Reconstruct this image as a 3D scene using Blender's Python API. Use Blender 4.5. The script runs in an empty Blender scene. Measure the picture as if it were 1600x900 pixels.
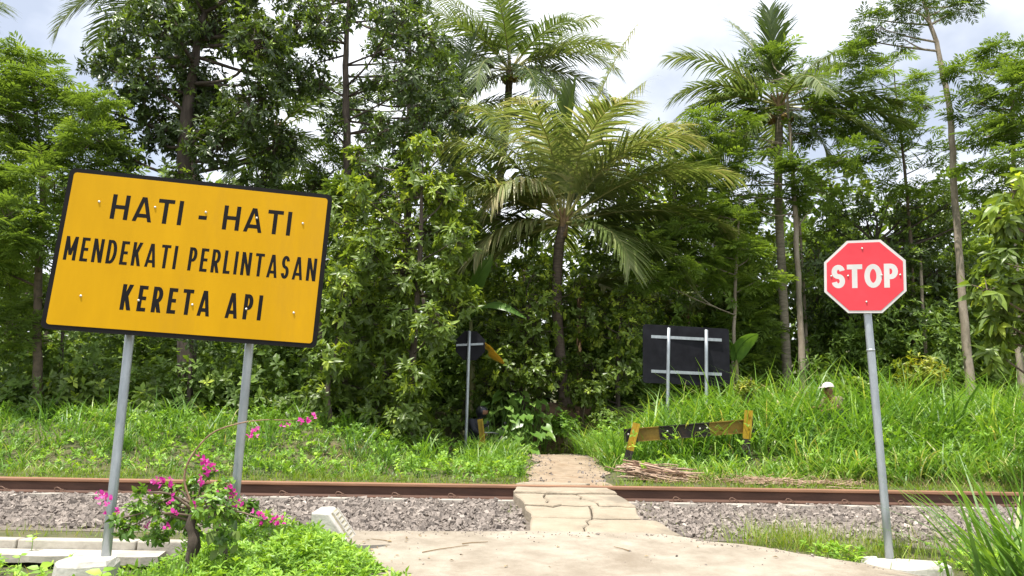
import bpy, math, random
import numpy as np
from mathutils import Vector, Matrix

# ------------------------------------------------------------------ camera, sky, sun, exposure
scene = bpy.context.scene
CAM_Z, FPX = 1.5, 1180.0
PITCH, ROLL = math.radians(11.5), math.radians(-0.9)
cam_data = bpy.data.cameras.new("camera")
cam = bpy.data.objects.new("camera", cam_data)
scene.collection.objects.link(cam)
cam_data.sensor_width = 36.0
cam_data.lens = 36.0 * FPX / 1600.0
cam_data.clip_start = 0.05
cam_data.clip_end = 2000.0
CAM_R = Matrix.Rotation(math.pi / 2 + PITCH, 3, 'X') @ Matrix.Rotation(-ROLL, 3, 'Z')
cam.matrix_world = Matrix.Translation((0, 0, CAM_Z)) @ CAM_R.to_4x4()
scene.camera = cam

SUN_EL, SUN_AZ = math.radians(74), math.radians(220)      # azimuth clockwise from +Y (north): behind the camera, to its left
world = bpy.data.worlds.new("World")
scene.world = world
world.use_nodes = True
wn, wl = world.node_tree.nodes, world.node_tree.links
wn.clear()
w_out = wn.new("ShaderNodeOutputWorld")
w_bg = wn.new("ShaderNodeBackground")
w_bg.inputs["Strength"].default_value = 0.086
sky = wn.new("ShaderNodeTexSky")
sky.sky_type = 'NISHITA'
sky.sun_disc = False
sky.sun_elevation = SUN_EL
sky.sun_rotation = SUN_AZ
sky.air_density = 1.0
sky.dust_density = 0.6
tc = wn.new("ShaderNodeTexCoord")
mp = wn.new("ShaderNodeMapping")
mp.inputs["Scale"].default_value = (1.0, 1.0, 1.5)
mp.inputs["Location"].default_value = (-0.1526, 0.9448, 0.9985)
nz = wn.new("ShaderNodeTexNoise")
nz.inputs["Scale"].default_value = 2.2
nz.inputs["Detail"].default_value = 6.0
nz.inputs["Roughness"].default_value = 0.5
cr = wn.new("ShaderNodeValToRGB")
cr.color_ramp.elements[0].position = 0.355
cr.color_ramp.elements[1].position = 0.525
cr.color_ramp.elements[0].color = (0.34, 0.34, 0.34, 1)
cr.color_ramp.elements[1].color = (0.95, 0.95, 0.95, 1)
mixc = wn.new("ShaderNodeMix")
mixc.data_type = 'RGBA'
mixc.inputs[7].default_value = (11.2, 11.5, 12.2, 1)
wl.new(tc.outputs["Generated"], mp.inputs["Vector"])
wl.new(mp.outputs["Vector"], nz.inputs["Vector"])
wl.new(nz.outputs["Fac"], cr.inputs["Fac"])
wl.new(cr.outputs["Color"], mixc.inputs[0])
wl.new(sky.outputs["Color"], mixc.inputs[6])
wl.new(mixc.outputs[2], w_bg.inputs["Color"])
wl.new(w_bg.outputs["Background"], w_out.inputs["Surface"])

sun_data = bpy.data.lights.new("sun", 'SUN')
sun_data.energy = 5.0
sun_data.angle = math.radians(0.5)
sun_data.color = (1.0, 0.95, 0.86)
sun = bpy.data.objects.new("sun", sun_data)
scene.collection.objects.link(sun)
SUN_DIR = Vector((math.sin(SUN_AZ) * math.cos(SUN_EL), math.cos(SUN_AZ) * math.cos(SUN_EL), math.sin(SUN_EL)))
sun.rotation_euler = SUN_DIR.to_track_quat('Z', 'Y').to_euler()
sun.location = (0, 0, 40)

vs = scene.view_settings
vs.view_transform = 'Standard'
vs.look = 'None'
vs.exposure = 0.70
vs.gamma = 1.0
vs.use_curve_mapping = False
scene.render.engine = 'CYCLES'
scene.cycles.max_bounces = 8
scene.cycles.diffuse_bounces = 3
scene.cycles.glossy_bounces = 2
scene.cycles.transmission_bounces = 4
scene.cycles.transparent_max_bounces = 6
scene.cycles.use_denoising = True

rng = np.random.default_rng(11)
COL = scene.collection

# ------------------------------------------------------------------ helpers
def at(px, py, Y):
    """The world point that stands Y metres ahead and is seen at pixel (px, py) of the 1600 x 900 photograph."""
    d = CAM_R @ Vector(((px - 800) / FPX, (450 - py) / FPX, -1.0))
    return Vector((0, 0, CAM_Z)) + d * (Y / d.y)

def atn(px, py, Y):
    return np.array(at(px, py, Y))

def sstep(a, b, t):
    t = np.clip((np.asarray(t, float) - a) / (b - a), 0, 1)
    return t * t * (3 - 2 * t)

RAIL_TOP = 1.03
RAIL_Y = (8.7, 9.77)
PATH_Y = np.array([9.0, 10.5, 12.0, 13.5, 15.0, 16.0, 16.7, 17.1, 17.2])
PATH_X = np.array([0.62, 0.74, 0.88, 1.02, 1.05, 0.70, -0.1, -1.2, -2.6])
def path_x(y):
    return np.interp(y, PATH_Y, PATH_X)

def wob(x, y, s=1.0, k=0.0):
    return (np.sin(x * 1.7 * s + k) * np.cos(y * 2.1 * s + 1.3 * k) + 0.5 * np.sin(x * 3.9 * s + y * 2.7 * s + k) + 0.3 * np.sin(7.1 * x * s - 5.3 * y * s)) / 1.8

def h(x, y):
    x = np.asarray(x, float); y = np.asarray(y, float)
    near = np.interp(y, [-6, 0, 5, 6.5, 7.0], [-0.3, 0.12, 0.59, 0.70, 0.72])
    near = near - 0.105 * sstep(-1.95, -2.35, x) * (1 - sstep(6.05, 6.2, y)) - 0.075 * sstep(2.25, 2.75, x) * (1 - sstep(6.3, 6.9, y))
    bal = np.interp(y, [6.6, 7.0, 8.25, 10.3, 10.9], [0.0, 0.01, 0.12, 0.11, 0.10])
    z = near + bal
    far = 0.94 + 0.30 * sstep(11, 15.5, y)
    left = sstep(-1.0, -3.6, x) * 0.58 * sstep(11.0, 14.5, y)
    right = sstep(1.9, 4.0, x) * 0.50 * sstep(11.2, 15.5, y)
    bump = 0.05 * wob(x, y, 0.9) * sstep(10.9, 11.8, y) * sstep(0.6, 1.4, np.abs(x - path_x(y)))
    dip = 0.66 * np.exp(-((x + 1.0) / 1.2) ** 2 - ((y - 17.1) / 0.75) ** 2)
    far = far + left + right + bump - dip
    up = sstep(17.4, 18.7, y)
    far = far + (np.maximum(2.35 + 0.15 * wob(x, y, 0.5), far) - far) * up
    far = far + 0.05 * np.clip(y - 18, 0, 20) + 7.5 * sstep(34, 75, y)
    t = sstep(10.6, 11.1, y)
    return z * (1 - t) + far * t

def hz(x, y):
    return float(h(x, y))

class Acc:
    """Collects vertex and face arrays that become ONE mesh."""
    def __init__(self):
        self.V, self.F, self.R, self.n = [], [], [], 0
    def add(self, V, F, rnd=0.5, mat=0):
        V = np.asarray(V, float).reshape(-1, 3)
        if np.isscalar(rnd):
            rnd = np.full(len(V), float(rnd))
        if isinstance(F, np.ndarray):
            F = [F]
        else:
            byk = {}
            for f in F:
                byk.setdefault(len(f), []).append(f)
            F = [np.array(v) for v in byk.values()]
        for f in F:
            if len(f):
                self.F.append((f + self.n, mat))
        self.V.append(V); self.R.append(rnd); self.n += len(V)
        return self
    def mesh(self, name, mats, smooth=False):
        V = np.concatenate(self.V)
        me = bpy.data.meshes.new(name)
        me.vertices.add(len(V))
        me.vertices.foreach_set("co", V.astype(np.float32).ravel())
        nl = sum(f.size for f, _ in self.F); nf = sum(len(f) for f, _ in self.F)
        me.loops.add(nl); me.polygons.add(nf)
        me.loops.foreach_set("vertex_index", np.concatenate([f.ravel() for f, _ in self.F]).astype(np.int32))
        cnt = np.concatenate([np.full(len(f), f.shape[1]) for f, _ in self.F])
        me.polygons.foreach_set("loop_start", (np.cumsum(cnt) - cnt).astype(np.int32))
        me.polygons.foreach_set("material_index", np.concatenate([np.full(len(f), m) for f, m in self.F]).astype(np.int32))
        me.polygons.foreach_set("use_smooth", np.full(nf, bool(smooth)))
        a = me.attributes.new("rnd", 'FLOAT', 'POINT')
        a.data.foreach_set("value", np.concatenate(self.R).astype(np.float32))
        for m in (mats if isinstance(mats, (list, tuple)) else [mats]):
            me.materials.append(m)
        me.update(calc_edges=True)
        me.validate()
        return me
    def obj(self, name, mats, parent=None, smooth=False):
        return link(name, self.mesh(name, mats, smooth), parent)

def link(name, data, parent=None):
    o = bpy.data.objects.new(name, data)
    COL.objects.link(o)
    if parent is not None:
        o.parent = parent
        o.matrix_parent_inverse = Matrix.Translation(-Vector(parent.location)) if parent.rotation_euler.x == 0 else parent.matrix_world.inverted()
    return o

def tag(o, label=None, cat=None, group=None, kind=None):
    if label: o["label"] = label
    if cat: o["category"] = cat
    if group: o["group"] = group
    if kind: o["kind"] = kind
    return o

def thing(name, label, cat, loc, group=None):
    o = bpy.data.objects.new(name, None)
    o.empty_display_size = 0.2
    COL.objects.link(o)
    o.location = loc
    return tag(o, label, cat, group)

def box(c, s, R=None):
    c = np.array(c, float); s = np.array(s, float) / 2
    V = np.array([[x, y, z] for x in (-1, 1) for y in (-1, 1) for z in (-1, 1)], float) * s
    if R is not None:
        V = V @ np.array(R).T
    F = np.array([[0, 1, 3, 2], [4, 6, 7, 5], [0, 4, 5, 1], [2, 3, 7, 6], [0, 2, 6, 4], [1, 5, 7, 3]])
    return V + c, F

def prism(poly, z0, z1):
    """poly: n x 2 counter-clockwise; z0 / z1 scalars or per-vertex arrays."""
    p = np.asarray(poly, float); n = len(p)
    b = np.column_stack([p, np.broadcast_to(z0, n)]); t = np.column_stack([p, np.broadcast_to(z1, n)])
    F = [list(range(n))[::-1], [n + i for i in range(n)]]
    F += [[i, (i + 1) % n, n + (i + 1) % n, n + i] for i in range(n)]
    return np.vstack([b, t]), F

def smooth_path(P, n):
    P = np.asarray(P, float)
    if len(P) < 3:
        t = np.linspace(0, 1, n)[:, None]
        return P[0] + (P[-1] - P[0]) * t
    Q = np.vstack([2 * P[0] - P[1], P, 2 * P[-1] - P[-2]])
    out = []
    for s in np.linspace(0, len(P) - 1, n):
        i = min(int(s), len(P) - 2); t = s - i
        a, b, c, d = Q[i], Q[i + 1], Q[i + 2], Q[i + 3]
        out.append(0.5 * (2 * b + (c - a) * t + (2 * a - 5 * b + 4 * c - d) * t * t + (3 * b - a - 3 * c + d) * t ** 3))
    return np.array(out)

def unit(v):
    v = np.asarray(v, float)
    return v / np.maximum(np.linalg.norm(v, axis=-1, keepdims=True), 1e-9)

def tube(P, r, sides=7, cap=True, rough=0.0):
    P = np.asarray(P, float); n = len(P)
    r = np.interp(np.linspace(0, 1, n), np.linspace(0, 1, len(np.atleast_1d(r))), np.atleast_1d(r))
    T = unit(np.gradient(P, axis=0))
    ref = np.array([1.0, 0, 0]) if abs(T[0][0]) < 0.8 else np.array([0, 1.0, 0])
    A = unit(np.cross(T, ref)); B = np.cross(T, A)
    ang = np.linspace(0, 2 * np.pi, sides, endpoint=False)
    rr = r[:, None] * (1 + rough * rng.uniform(-1, 1, (n, sides)))
    V = P[:, None] + rr[..., None] * (A[:, None] * np.cos(ang)[None, :, None] + B[:, None] * np.sin(ang)[None, :, None])
    i = np.arange(n - 1)[:, None] * sides; j = np.arange(sides)[None]; k = (j + 1) % sides
    F = np.stack([i + j, i + k, i + sides + k, i + sides + j], -1).reshape(-1, 4)
    Fl = [list(f) for f in F]
    if cap:
        Fl += [list(range(sides))[::-1], [(n - 1) * sides + q for q in range(sides)]]
    return V.reshape(-1, 3), Fl

def sticks(A, B, ra, rb):
    """many thin three-sided twigs from A to B"""
    A = np.asarray(A); B = np.asarray(B); n = len(A)
    T = unit(B - A); ref = np.where(np.abs(T[:, :1]) < 0.8, [[1.0, 0, 0]], [[0, 1.0, 0]])
    U = unit(np.cross(T, ref)); W = np.cross(T, U)
    V = []
    for P, r in ((A, ra), (B, rb)):
        for a in (0, 2.094, 4.189):
            V.append(P + r * (U * math.cos(a) + W * math.sin(a)))
    V = np.stack(V, 1).reshape(-1, 3)
    f = np.array([[0, 1, 4, 3], [1, 2, 5, 4], [2, 0, 3, 5]])
    F = (f[None] + 6 * np.arange(n)[:, None, None]).reshape(-1, 4)
    return V, F

def frames(d, up):
    d = unit(d); z = unit(up - (up * d).sum(-1, keepdims=True) * d); y = np.cross(z, d)
    return np.stack([d, y, z], -1)

def scatter(tv, tf, pos, R, s, rnd):
    n, k = len(pos), len(tv)
    s = np.asarray(s, float)
    if s.ndim == 1: s = s[:, None]
    L = tv[None] * s[:, None, :] if s.shape[1] == 3 else tv[None] * s[:, None, :1]
    V = np.einsum('nij,nkj->nki', R, L) + pos[:, None]
    F = (tf[None] + k * np.arange(n)[:, None, None]).reshape(-1, tf.shape[1])
    return V.reshape(-1, 3), F, np.repeat(rnd, k)

def leaf_t(w=0.17, fold=0.05, droop=0.12, peak=0.55):
    v = np.array([[0, 0, 0], [peak, w, fold], [peak, 0, 0], [peak, -w, fold], [1, 0, -droop]], float)
    return v, np.array([[0, 2, 1], [0, 3, 2], [2, 4, 1], [3, 4, 2]])

def leaf_fine(w=0.2, fold=0.05, droop=0.15, tipw=0.6):
    v = np.array([[0, 0, 0], [.3, w * .85, fold], [.3, 0, .01], [.3, -w * .85, fold], [.68, w * tipw, fold * .6 - droop * .35], [.68, 0, -droop * .35], [.68, -w * tipw, fold * .6 - droop * .35], [1, 0, -droop]], float)
    return v, np.array([[0, 2, 1], [0, 3, 2], [1, 2, 5], [1, 5, 4], [2, 3, 6], [2, 6, 5], [4, 5, 7], [5, 6, 7]])

def feather_t(n=6, L=0.34, w=0.10):
    """a bipinnate leaf, unit length: n pairs of narrow pinnae on a thin stalk"""
    V, F = [], []
    for i in range(n):
        t = 0.16 + 0.80 * i / (n - 1)
        ln = L * (0.55 + 0.9 * math.sin(math.pi * (0.18 + 0.72 * t)))
        zc = -0.22 * t * t
        for sgn in (-1, 1):
            a = math.radians(60 - 24 * t + 5 * math.sin(9 * i))
            dx, dy = math.cos(a), math.sin(a) * sgn
            b = len(V)
            V += [[t, 0, zc], [t + dx * ln * .5 - dy * w * .5, dy * ln * .5 + dx * w * .5, zc - .03 * ln], [t + dx * ln, dy * ln, zc - .24 * ln], [t + dx * ln * .5 + dy * w * .5, dy * ln * .5 - dx * w * .5, zc - .03 * ln]]
            F.append([b, b + 1, b + 2, b + 3])
    b = len(V)
    V += [[0, -.008, 0], [0, .008, 0], [1, .004, -.22], [1, -.004, -.22]]
    F.append([b, b + 1, b + 2, b + 3])
    return np.array(V), np.array(F)

def blades(pos, length, width, az, lean, curve, rnd, seg=3, twist=0.0):
    """arching grass blades: strips that taper to a tip"""
    n = len(pos)
    out = np.stack([np.cos(az), np.sin(az), np.zeros(n)], -1)
    side = np.stack([-np.sin(az + twist), np.cos(az + twist), np.zeros(n)], -1)
    P = pos.copy(); V = []
    for i in range(seg + 1):
        t = i / seg
        w = width * (0.75 + 0.5 * t if t < 0.4 else 0.95 * (1 - t) / 0.6 + 0.04)
        V.append(P - side * (w * .5)[:, None]); V.append(P + side * (w * .5)[:, None])
        th = lean + curve * (t + .5 / seg)
        st = (length / seg)[:, None]
        P = P + st * (out * np.sin(th)[:, None] + np.array([0, 0, 1.0]) * np.cos(th)[:, None])
    k = 2 * (seg + 1)
    V = np.stack(V, 1).reshape(-1, 3)
    f = np.array([[2 * i, 2 * i + 1, 2 * i + 3, 2 * i + 2] for i in range(seg)])
    F = (f[None] + k * np.arange(n)[:, None, None]).reshape(-1, 4)
    return V, F, np.repeat(rnd, k)

# ------------------------------------------------------------------ materials
def nodes_of(name):
    m = bpy.data.materials.new(name)
    m.use_nodes = True
    nt = m.node_tree
    return m, nt.nodes, nt.links, nt.nodes["Principled BSDF"], nt.nodes["Material Output"]

def ramp(N, cols):
    r = N.new("ShaderNodeValToRGB")
    e = r.color_ramp.elements
    e[0].position, e[0].color = cols[0][0], (*cols[0][1], 1)
    e[1].position, e[1].color = cols[-1][0], (*cols[-1][1], 1)
    for p, c in cols[1:-1]:
        q = e.new(p); q.color = (*c, 1)
    return r

def leaf_mat(name, cols, rough=0.42, trans=0.35, tcol=(1.6, 1.5, 0.6), spec=0.5):
    m, N, L, b, out = nodes_of(name)
    at_ = N.new("ShaderNodeAttribute"); at_.attribute_name = "rnd"
    r = ramp(N, cols)
    L.new(at_.outputs["Fac"], r.inputs["Fac"])
    L.new(r.outputs["Color"], b.inputs["Base Color"])
    b.inputs["Roughness"].default_value = rough
    b.inputs["Specular IOR Level"].default_value = spec
    t = N.new("ShaderNodeBsdfTranslucent")
    mul = N.new("ShaderNodeMix"); mul.data_type = 'RGBA'; mul.blend_type = 'MULTIPLY'; mul.inputs[0].default_value = 1
    L.new(r.outputs["Color"], mul.inputs[6]); mul.inputs[7].default_value = (*tcol, 1)
    L.new(mul.outputs[2], t.inputs["Color"])
    mx = N.new("ShaderNodeMixShader"); mx.inputs[0].default_value = trans
    L.new(b.outputs[0], mx.inputs[1]); L.new(t.outputs[0], mx.inputs[2])
    L.new(mx.outputs[0], out.inputs["Surface"])
    return m

def solid_mat(name, c1, c2=None, scale=8.0, rough=0.7, metal=0.0, bump=0.0, c3=None, spec=0.5, detail=6.0, stretch=(1, 1, 1), bscale=None, lo=0.35, hi=0.68, coord="Object"):
    """noise-mottled surface; c3 adds rarer stains at another scale"""
    m, N, L, b, out = nodes_of(name)
    b.inputs["Roughness"].default_value = rough
    b.inputs["Metallic"].default_value = metal
    b.inputs["Specular IOR Level"].default_value = spec
    tcn = N.new("ShaderNodeTexCoord"); mpn = N.new("ShaderNodeMapping")
    mpn.inputs["Scale"].default_value = stretch
    L.new(tcn.outputs[coord], mpn.inputs["Vector"])
    n1 = N.new("ShaderNodeTexNoise"); n1.inputs["Scale"].default_value = scale; n1.inputs["Detail"].default_value = detail
    n1.inputs["Roughness"].default_value = 0.62
    L.new(mpn.outputs[0], n1.inputs["Vector"])
    r = ramp(N, [(lo, c1), (hi, c2 or c1)])
    L.new(n1.outputs["Fac"], r.inputs["Fac"])
    col = r.outputs["Color"]
    if c3:
        n2 = N.new("ShaderNodeTexNoise"); n2.inputs["Scale"].default_value = scale * 0.27; n2.inputs["Detail"].default_value = 8
        n2.inputs["Roughness"].default_value = 0.7
        L.new(mpn.outputs[0], n2.inputs["Vector"])
        r2 = ramp(N, [(0.52, (0, 0, 0)), (0.66, (1, 1, 1))])
        L.new(n2.outputs["Fac"], r2.inputs["Fac"])
        mx = N.new("ShaderNodeMix"); mx.data_type = 'RGBA'
        L.new(r2.outputs["Color"], mx.inputs[0]); L.new(col, mx.inputs[6]); mx.inputs[7].default_value = (*c3, 1)
        col = mx.outputs[2]
    L.new(col, b.inputs["Base Color"])
    if bump:
        n3 = N.new("ShaderNodeTexNoise"); n3.inputs["Scale"].default_value = bscale or scale * 3; n3.inputs["Detail"].default_value = 8
        L.new(mpn.outputs[0], n3.inputs["Vector"])
        bp = N.new("ShaderNodeBump"); bp.inputs["Strength"].default_value = bump; bp.inputs["Distance"].default_value = 0.02
        L.new(n3.outputs["Fac"], bp.inputs["Height"]); L.new(bp.outputs[0], b.inputs["Normal"])
    return m

def rnd_mat(name, cols, rough=0.85, bump=0.0, bscale=60, spec=0.3):
    """colour picked for each piece by its own random number"""
    m, N, L, b, out = nodes_of(name)
    a = N.new("ShaderNodeAttribute"); a.attribute_name = "rnd"
    r = ramp(N, cols)
    L.new(a.outputs["Fac"], r.inputs["Fac"])
    tcn = N.new("ShaderNodeTexCoord")
    n = N.new("ShaderNodeTexNoise"); n.inputs["Scale"].default_value = bscale; n.inputs["Detail"].default_value = 5
    L.new(tcn.outputs["Object"], n.inputs["Vector"])
    mx = N.new("ShaderNodeMix"); mx.data_type = 'RGBA'; mx.blend_type = 'OVERLAY'; mx.inputs[0].default_value = 0.6
    L.new(r.outputs["Color"], mx.inputs[6]); L.new(n.outputs["Fac"], mx.inputs[7])
    L.new(mx.outputs[2], b.inputs["Base Color"])
    b.inputs["Roughness"].default_value = rough
    b.inputs["Specular IOR Level"].default_value = spec
    if bump:
        bp = N.new("ShaderNodeBump"); bp.inputs["Strength"].default_value = bump; bp.inputs["Distance"].default_value = 0.01
        L.new(n.outputs["Fac"], bp.inputs["Height"]); L.new(bp.outputs[0], b.inputs["Normal"])
    return m

M = {}
M['soil'] = solid_mat("soil", (0.05, 0.06, 0.018), (0.12, 0.105, 0.05), 3.0, 0.95, bump=0.5, c3=(0.05, 0.07, 0.02))
M['path'] = solid_mat("path_dirt", (0.22, 0.165, 0.11), (0.34, 0.265, 0.19), 5.0, 0.95, bump=0.5, c3=(0.22, 0.15, 0.09), bscale=40)
M['bank'] = solid_mat("red_earth", (0.13, 0.08, 0.048), (0.24, 0.155, 0.095), 4.0, 0.95, bump=0.8, bscale=12)
M['concrete'] = solid_mat("road_concrete", (0.225, 0.19, 0.145), (0.355, 0.31, 0.25), 3.4, 0.9, bump=0.5, c3=(0.20, 0.163, 0.12), bscale=45)
M['slab'] = solid_mat("slab_concrete", (0.26, 0.215, 0.155), (0.34, 0.285, 0.212), 4.0, 0.9, bump=0.4, c3=(0.19, 0.16, 0.12), bscale=40)
M['kerb'] = solid_mat("kerb_concrete", (0.36, 0.33, 0.28), (0.48, 0.445, 0.385), 7.0, 0.9, bump=0.3, c3=(0.29, 0.265, 0.225))
M['white_concrete'] = solid_mat("white_concrete", (0.42, 0.40, 0.365), (0.54, 0.52, 0.475), 9.0, 0.85, bump=0.3, c3=(0.34, 0.32, 0.27))
M['grey_concrete'] = solid_mat("sleeper_concrete", (0.30, 0.27, 0.23), (0.44, 0.40, 0.35), 9.0, 0.9, bump=0.3)
M['rail'] = solid_mat("rail_rust_shaded", (0.062, 0.030, 0.019), (0.105, 0.050, 0.031), 5.0, 0.8, bump=0.15, c3=(0.075, 0.036, 0.022), stretch=(0.5, 4, 4))  # rust of web and foot, darkened to paint in the shade under the head
M['rail_head'] = solid_mat("rail_head_rust", (0.21, 0.105, 0.055), (0.29, 0.15, 0.082), 6.0, 0.6, bump=0.1, stretch=(0.3, 3, 3), spec=0.5)
M['clip'] = solid_mat("clip_rust", (0.13, 0.075, 0.05), (0.22, 0.13, 0.09), 40.0, 0.75)
M['stone'] = rnd_mat("ballast_stone", [(0.0, (0.10, 0.085, 0.075)), (0.35, (0.18, 0.153, 0.134)), (0.75, (0.26, 0.222, 0.193)), (1.0, (0.40, 0.35, 0.305))], bump=0.4)
M['ballast_bed'] = solid_mat("ballast_fines", (0.11, 0.09, 0.075), (0.20, 0.17, 0.14), 30.0, 0.95, bump=0.6)
M['galv'] = solid_mat("galvanised_steel", (0.33, 0.36, 0.385), (0.44, 0.475, 0.50), 14.0, 0.42, 0.55, 0.06, c3=(0.29, 0.32, 0.345), stretch=(1, 1, 0.35))
M['bolt'] = solid_mat("bolt_zinc", (0.60, 0.58, 0.54), (0.72, 0.70, 0.66), 60.0, 0.35, 0.6)
M['yellow'] = solid_mat("sign_yellow", (0.50, 0.270, 0.0020), (0.57, 0.310, 0.0018), 4.0, 0.5, c3=(0.47, 0.255, 0.010), stretch=(1, 1, 0.22), spec=0.12)
M['black'] = solid_mat("sign_black", (0.006, 0.0055, 0.0055), (0.010, 0.009, 0.009), 6.0, 0.5, spec=0.12)
M['sign_back'] = solid_mat("sign_back_black", (0.009, 0.009, 0.012), (0.017, 0.017, 0.022), 5.0, 0.6, spec=0.12)
M['red'] = solid_mat("sign_red", (0.57, 0.046, 0.062), (0.65, 0.058, 0.076), 5.0, 0.45, spec=0.2)
M['sign_white'] = solid_mat("sign_white", (0.50, 0.495, 0.485), (0.57, 0.565, 0.55), 6.0, 0.5, spec=0.2)
M['paint_yellow'] = solid_mat("barrier_yellow", (0.31, 0.20, 0.008), (0.42, 0.28, 0.012), 9.0, 0.65, bump=0.2, c3=(0.20, 0.10, 0.03), bscale=25)
M['paint_olive'] = solid_mat("barrier_faded_yellow", (0.20, 0.125, 0.015), (0.30, 0.19, 0.02), 9.0, 0.65, bump=0.2, c3=(0.08, 0.045, 0.02), bscale=25)
M['paint_black'] = solid_mat("barrier_black", (0.018, 0.014, 0.012), (0.035, 0.028, 0.022), 9.0, 0.7, bump=0.2, c3=(0.07, 0.04, 0.025))
M['stick'] = rnd_mat("dry_stick", [(0.0, (0.20, 0.12, 0.08)), (0.5, (0.34, 0.23, 0.16)), (1.0, (0.48, 0.36, 0.27))], bscale=30)
M['dry'] = leaf_mat("dry_straw", [(0.0, (0.20, 0.13, 0.06)), (0.5, (0.34, 0.25, 0.13)), (1.0, (0.45, 0.36, 0.20))], 0.8, 0.15, (1.1, 1.0, 0.8))
M['bark_dark'] = solid_mat("dark_bark", (0.045, 0.034, 0.026), (0.10, 0.078, 0.06), 9.0, 0.95, bump=0.9, stretch=(1, 1, 0.3), bscale=14)
M['bark_pale'] = solid_mat("pale_bark", (0.22, 0.175, 0.125), (0.38, 0.32, 0.25), 6.0, 0.9, bump=0.4, c3=(0.15, 0.13, 0.09), stretch=(1, 1, 0.4))
M['bark_twig'] = solid_mat("twig_bark", (0.07, 0.055, 0.035), (0.16, 0.12, 0.08), 9.0, 0.9)
M['palm_trunk'] = solid_mat("palm_bark", (0.075, 0.055, 0.042), (0.17, 0.13, 0.10), 5.0, 0.95, bump=0.5, stretch=(1, 1, 5))
M['palm_trunk_pale'] = solid_mat("pale_palm_bark", (0.20, 0.165, 0.12), (0.36, 0.31, 0.24), 5.0, 0.95, bump=0.5, stretch=(1, 1, 4), c3=(0.14, 0.13, 0.08))
M['leaf_dark'] = leaf_mat("dark_glossy_leaf", [(0.0, (0.039, 0.066, 0.018)), (0.55, (0.070, 0.114, 0.025)), (0.85, (0.116, 0.192, 0.031)), (1.0, (0.291, 0.418, 0.047))], 0.36, 0.30, spec=0.55)
M['leaf_mid'] = leaf_mat("mid_green_leaf", [(0.0, (0.079, 0.118, 0.025)), (0.5, (0.136, 0.208, 0.035)), (0.85, (0.229, 0.326, 0.049)), (1.0, (0.457, 0.552, 0.070))], 0.40, 0.38, spec=0.45)
M['leaf_feather'] = leaf_mat("feathery_leaf", [(0.0, (0.081, 0.130, 0.028)), (0.5, (0.146, 0.225, 0.042)), (1.0, (0.238, 0.330, 0.060))], 0.6, 0.45, (1.5, 1.45, 0.6), spec=0.25)
M['leaf_shade'] = leaf_mat("undergrowth_leaf", [(0.0, (0.070, 0.118, 0.025)), (0.6, (0.139, 0.227, 0.039)), (1.0, (0.287, 0.417, 0.066))], 0.5, 0.38, spec=0.35)
M['leaf_lime'] = leaf_mat("lime_weed_leaf", [(0.0, (0.101, 0.203, 0.025)), (0.5, (0.203, 0.372, 0.038)), (1.0, (0.372, 0.558, 0.060))], 0.45, 0.35, spec=0.4)
M['leaf_yellow'] = leaf_mat("yellow_green_leaf", [(0.0, (0.12, 0.18, 0.02)), (0.5, (0.24, 0.29, 0.025)), (1.0, (0.40, 0.38, 0.03))], 0.45, 0.35)
M['leaf_boug'] = leaf_mat("bougainvillea_leaf", [(0.0, (0.057, 0.118, 0.020)), (0.5, (0.113, 0.237, 0.030)), (1.0, (0.284, 0.455, 0.050))], 0.4, 0.3)
M['pink'] = leaf_mat("magenta_bract", [(0.0, (0.50, 0.04, 0.30)), (0.6, (0.66, 0.07, 0.42)), (1.0, (0.78, 0.22, 0.55))], 0.6, 0.4, (1.2, 0.8, 1.1), 0.2)
M['grass'] = leaf_mat("grass_blade", [(0.0, (0.056, 0.129, 0.025)), (0.45, (0.120, 0.250, 0.034)), (0.80, (0.211, 0.363, 0.048)), (0.92, (0.323, 0.454, 0.106)), (1.0, (0.477, 0.423, 0.197))], 0.42, 0.38, spec=0.45)
M['grass_low'] = leaf_mat("short_grass", [(0.0, (0.099, 0.176, 0.020)), (0.6, (0.187, 0.286, 0.031)), (0.9, (0.275, 0.352, 0.055)), (1.0, (0.396, 0.330, 0.154))], 0.5, 0.38, spec=0.3)
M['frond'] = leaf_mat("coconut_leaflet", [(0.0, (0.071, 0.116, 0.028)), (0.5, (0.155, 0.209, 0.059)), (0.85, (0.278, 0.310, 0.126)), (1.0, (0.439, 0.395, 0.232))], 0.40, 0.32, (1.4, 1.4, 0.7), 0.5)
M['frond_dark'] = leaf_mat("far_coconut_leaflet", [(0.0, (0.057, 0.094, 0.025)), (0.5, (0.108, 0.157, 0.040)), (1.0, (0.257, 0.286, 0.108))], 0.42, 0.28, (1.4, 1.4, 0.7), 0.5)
M['rachis'] = solid_mat("frond_rib", (0.16, 0.17, 0.04), (0.28, 0.26, 0.08), 6.0, 0.5)
M['spathe'] = solid_mat("dry_leaf_base", (0.16, 0.10, 0.05), (0.28, 0.19, 0.10), 8.0, 0.9, bump=0.4)
M['coconut'] = solid_mat("coconut_husk", (0.25, 0.14, 0.04), (0.36, 0.22, 0.07), 8.0, 0.6)
M['banana'] = leaf_mat("banana_leaf", [(0.0, (0.06, 0.14, 0.025)), (1.0, (0.13, 0.24, 0.05))], 0.35, 0.35)
M['banana_old'] = leaf_mat("withered_banana_leaf", [(0.0, (0.30, 0.17, 0.02)), (1.0, (0.46, 0.30, 0.03))], 0.6, 0.35, (1.3, 1.1, 0.6))
M['banana_stem'] = solid_mat("banana_stem", (0.10, 0.12, 0.035), (0.20, 0.18, 0.07), 8.0, 0.6, stretch=(1, 1, 0.2))
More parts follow.
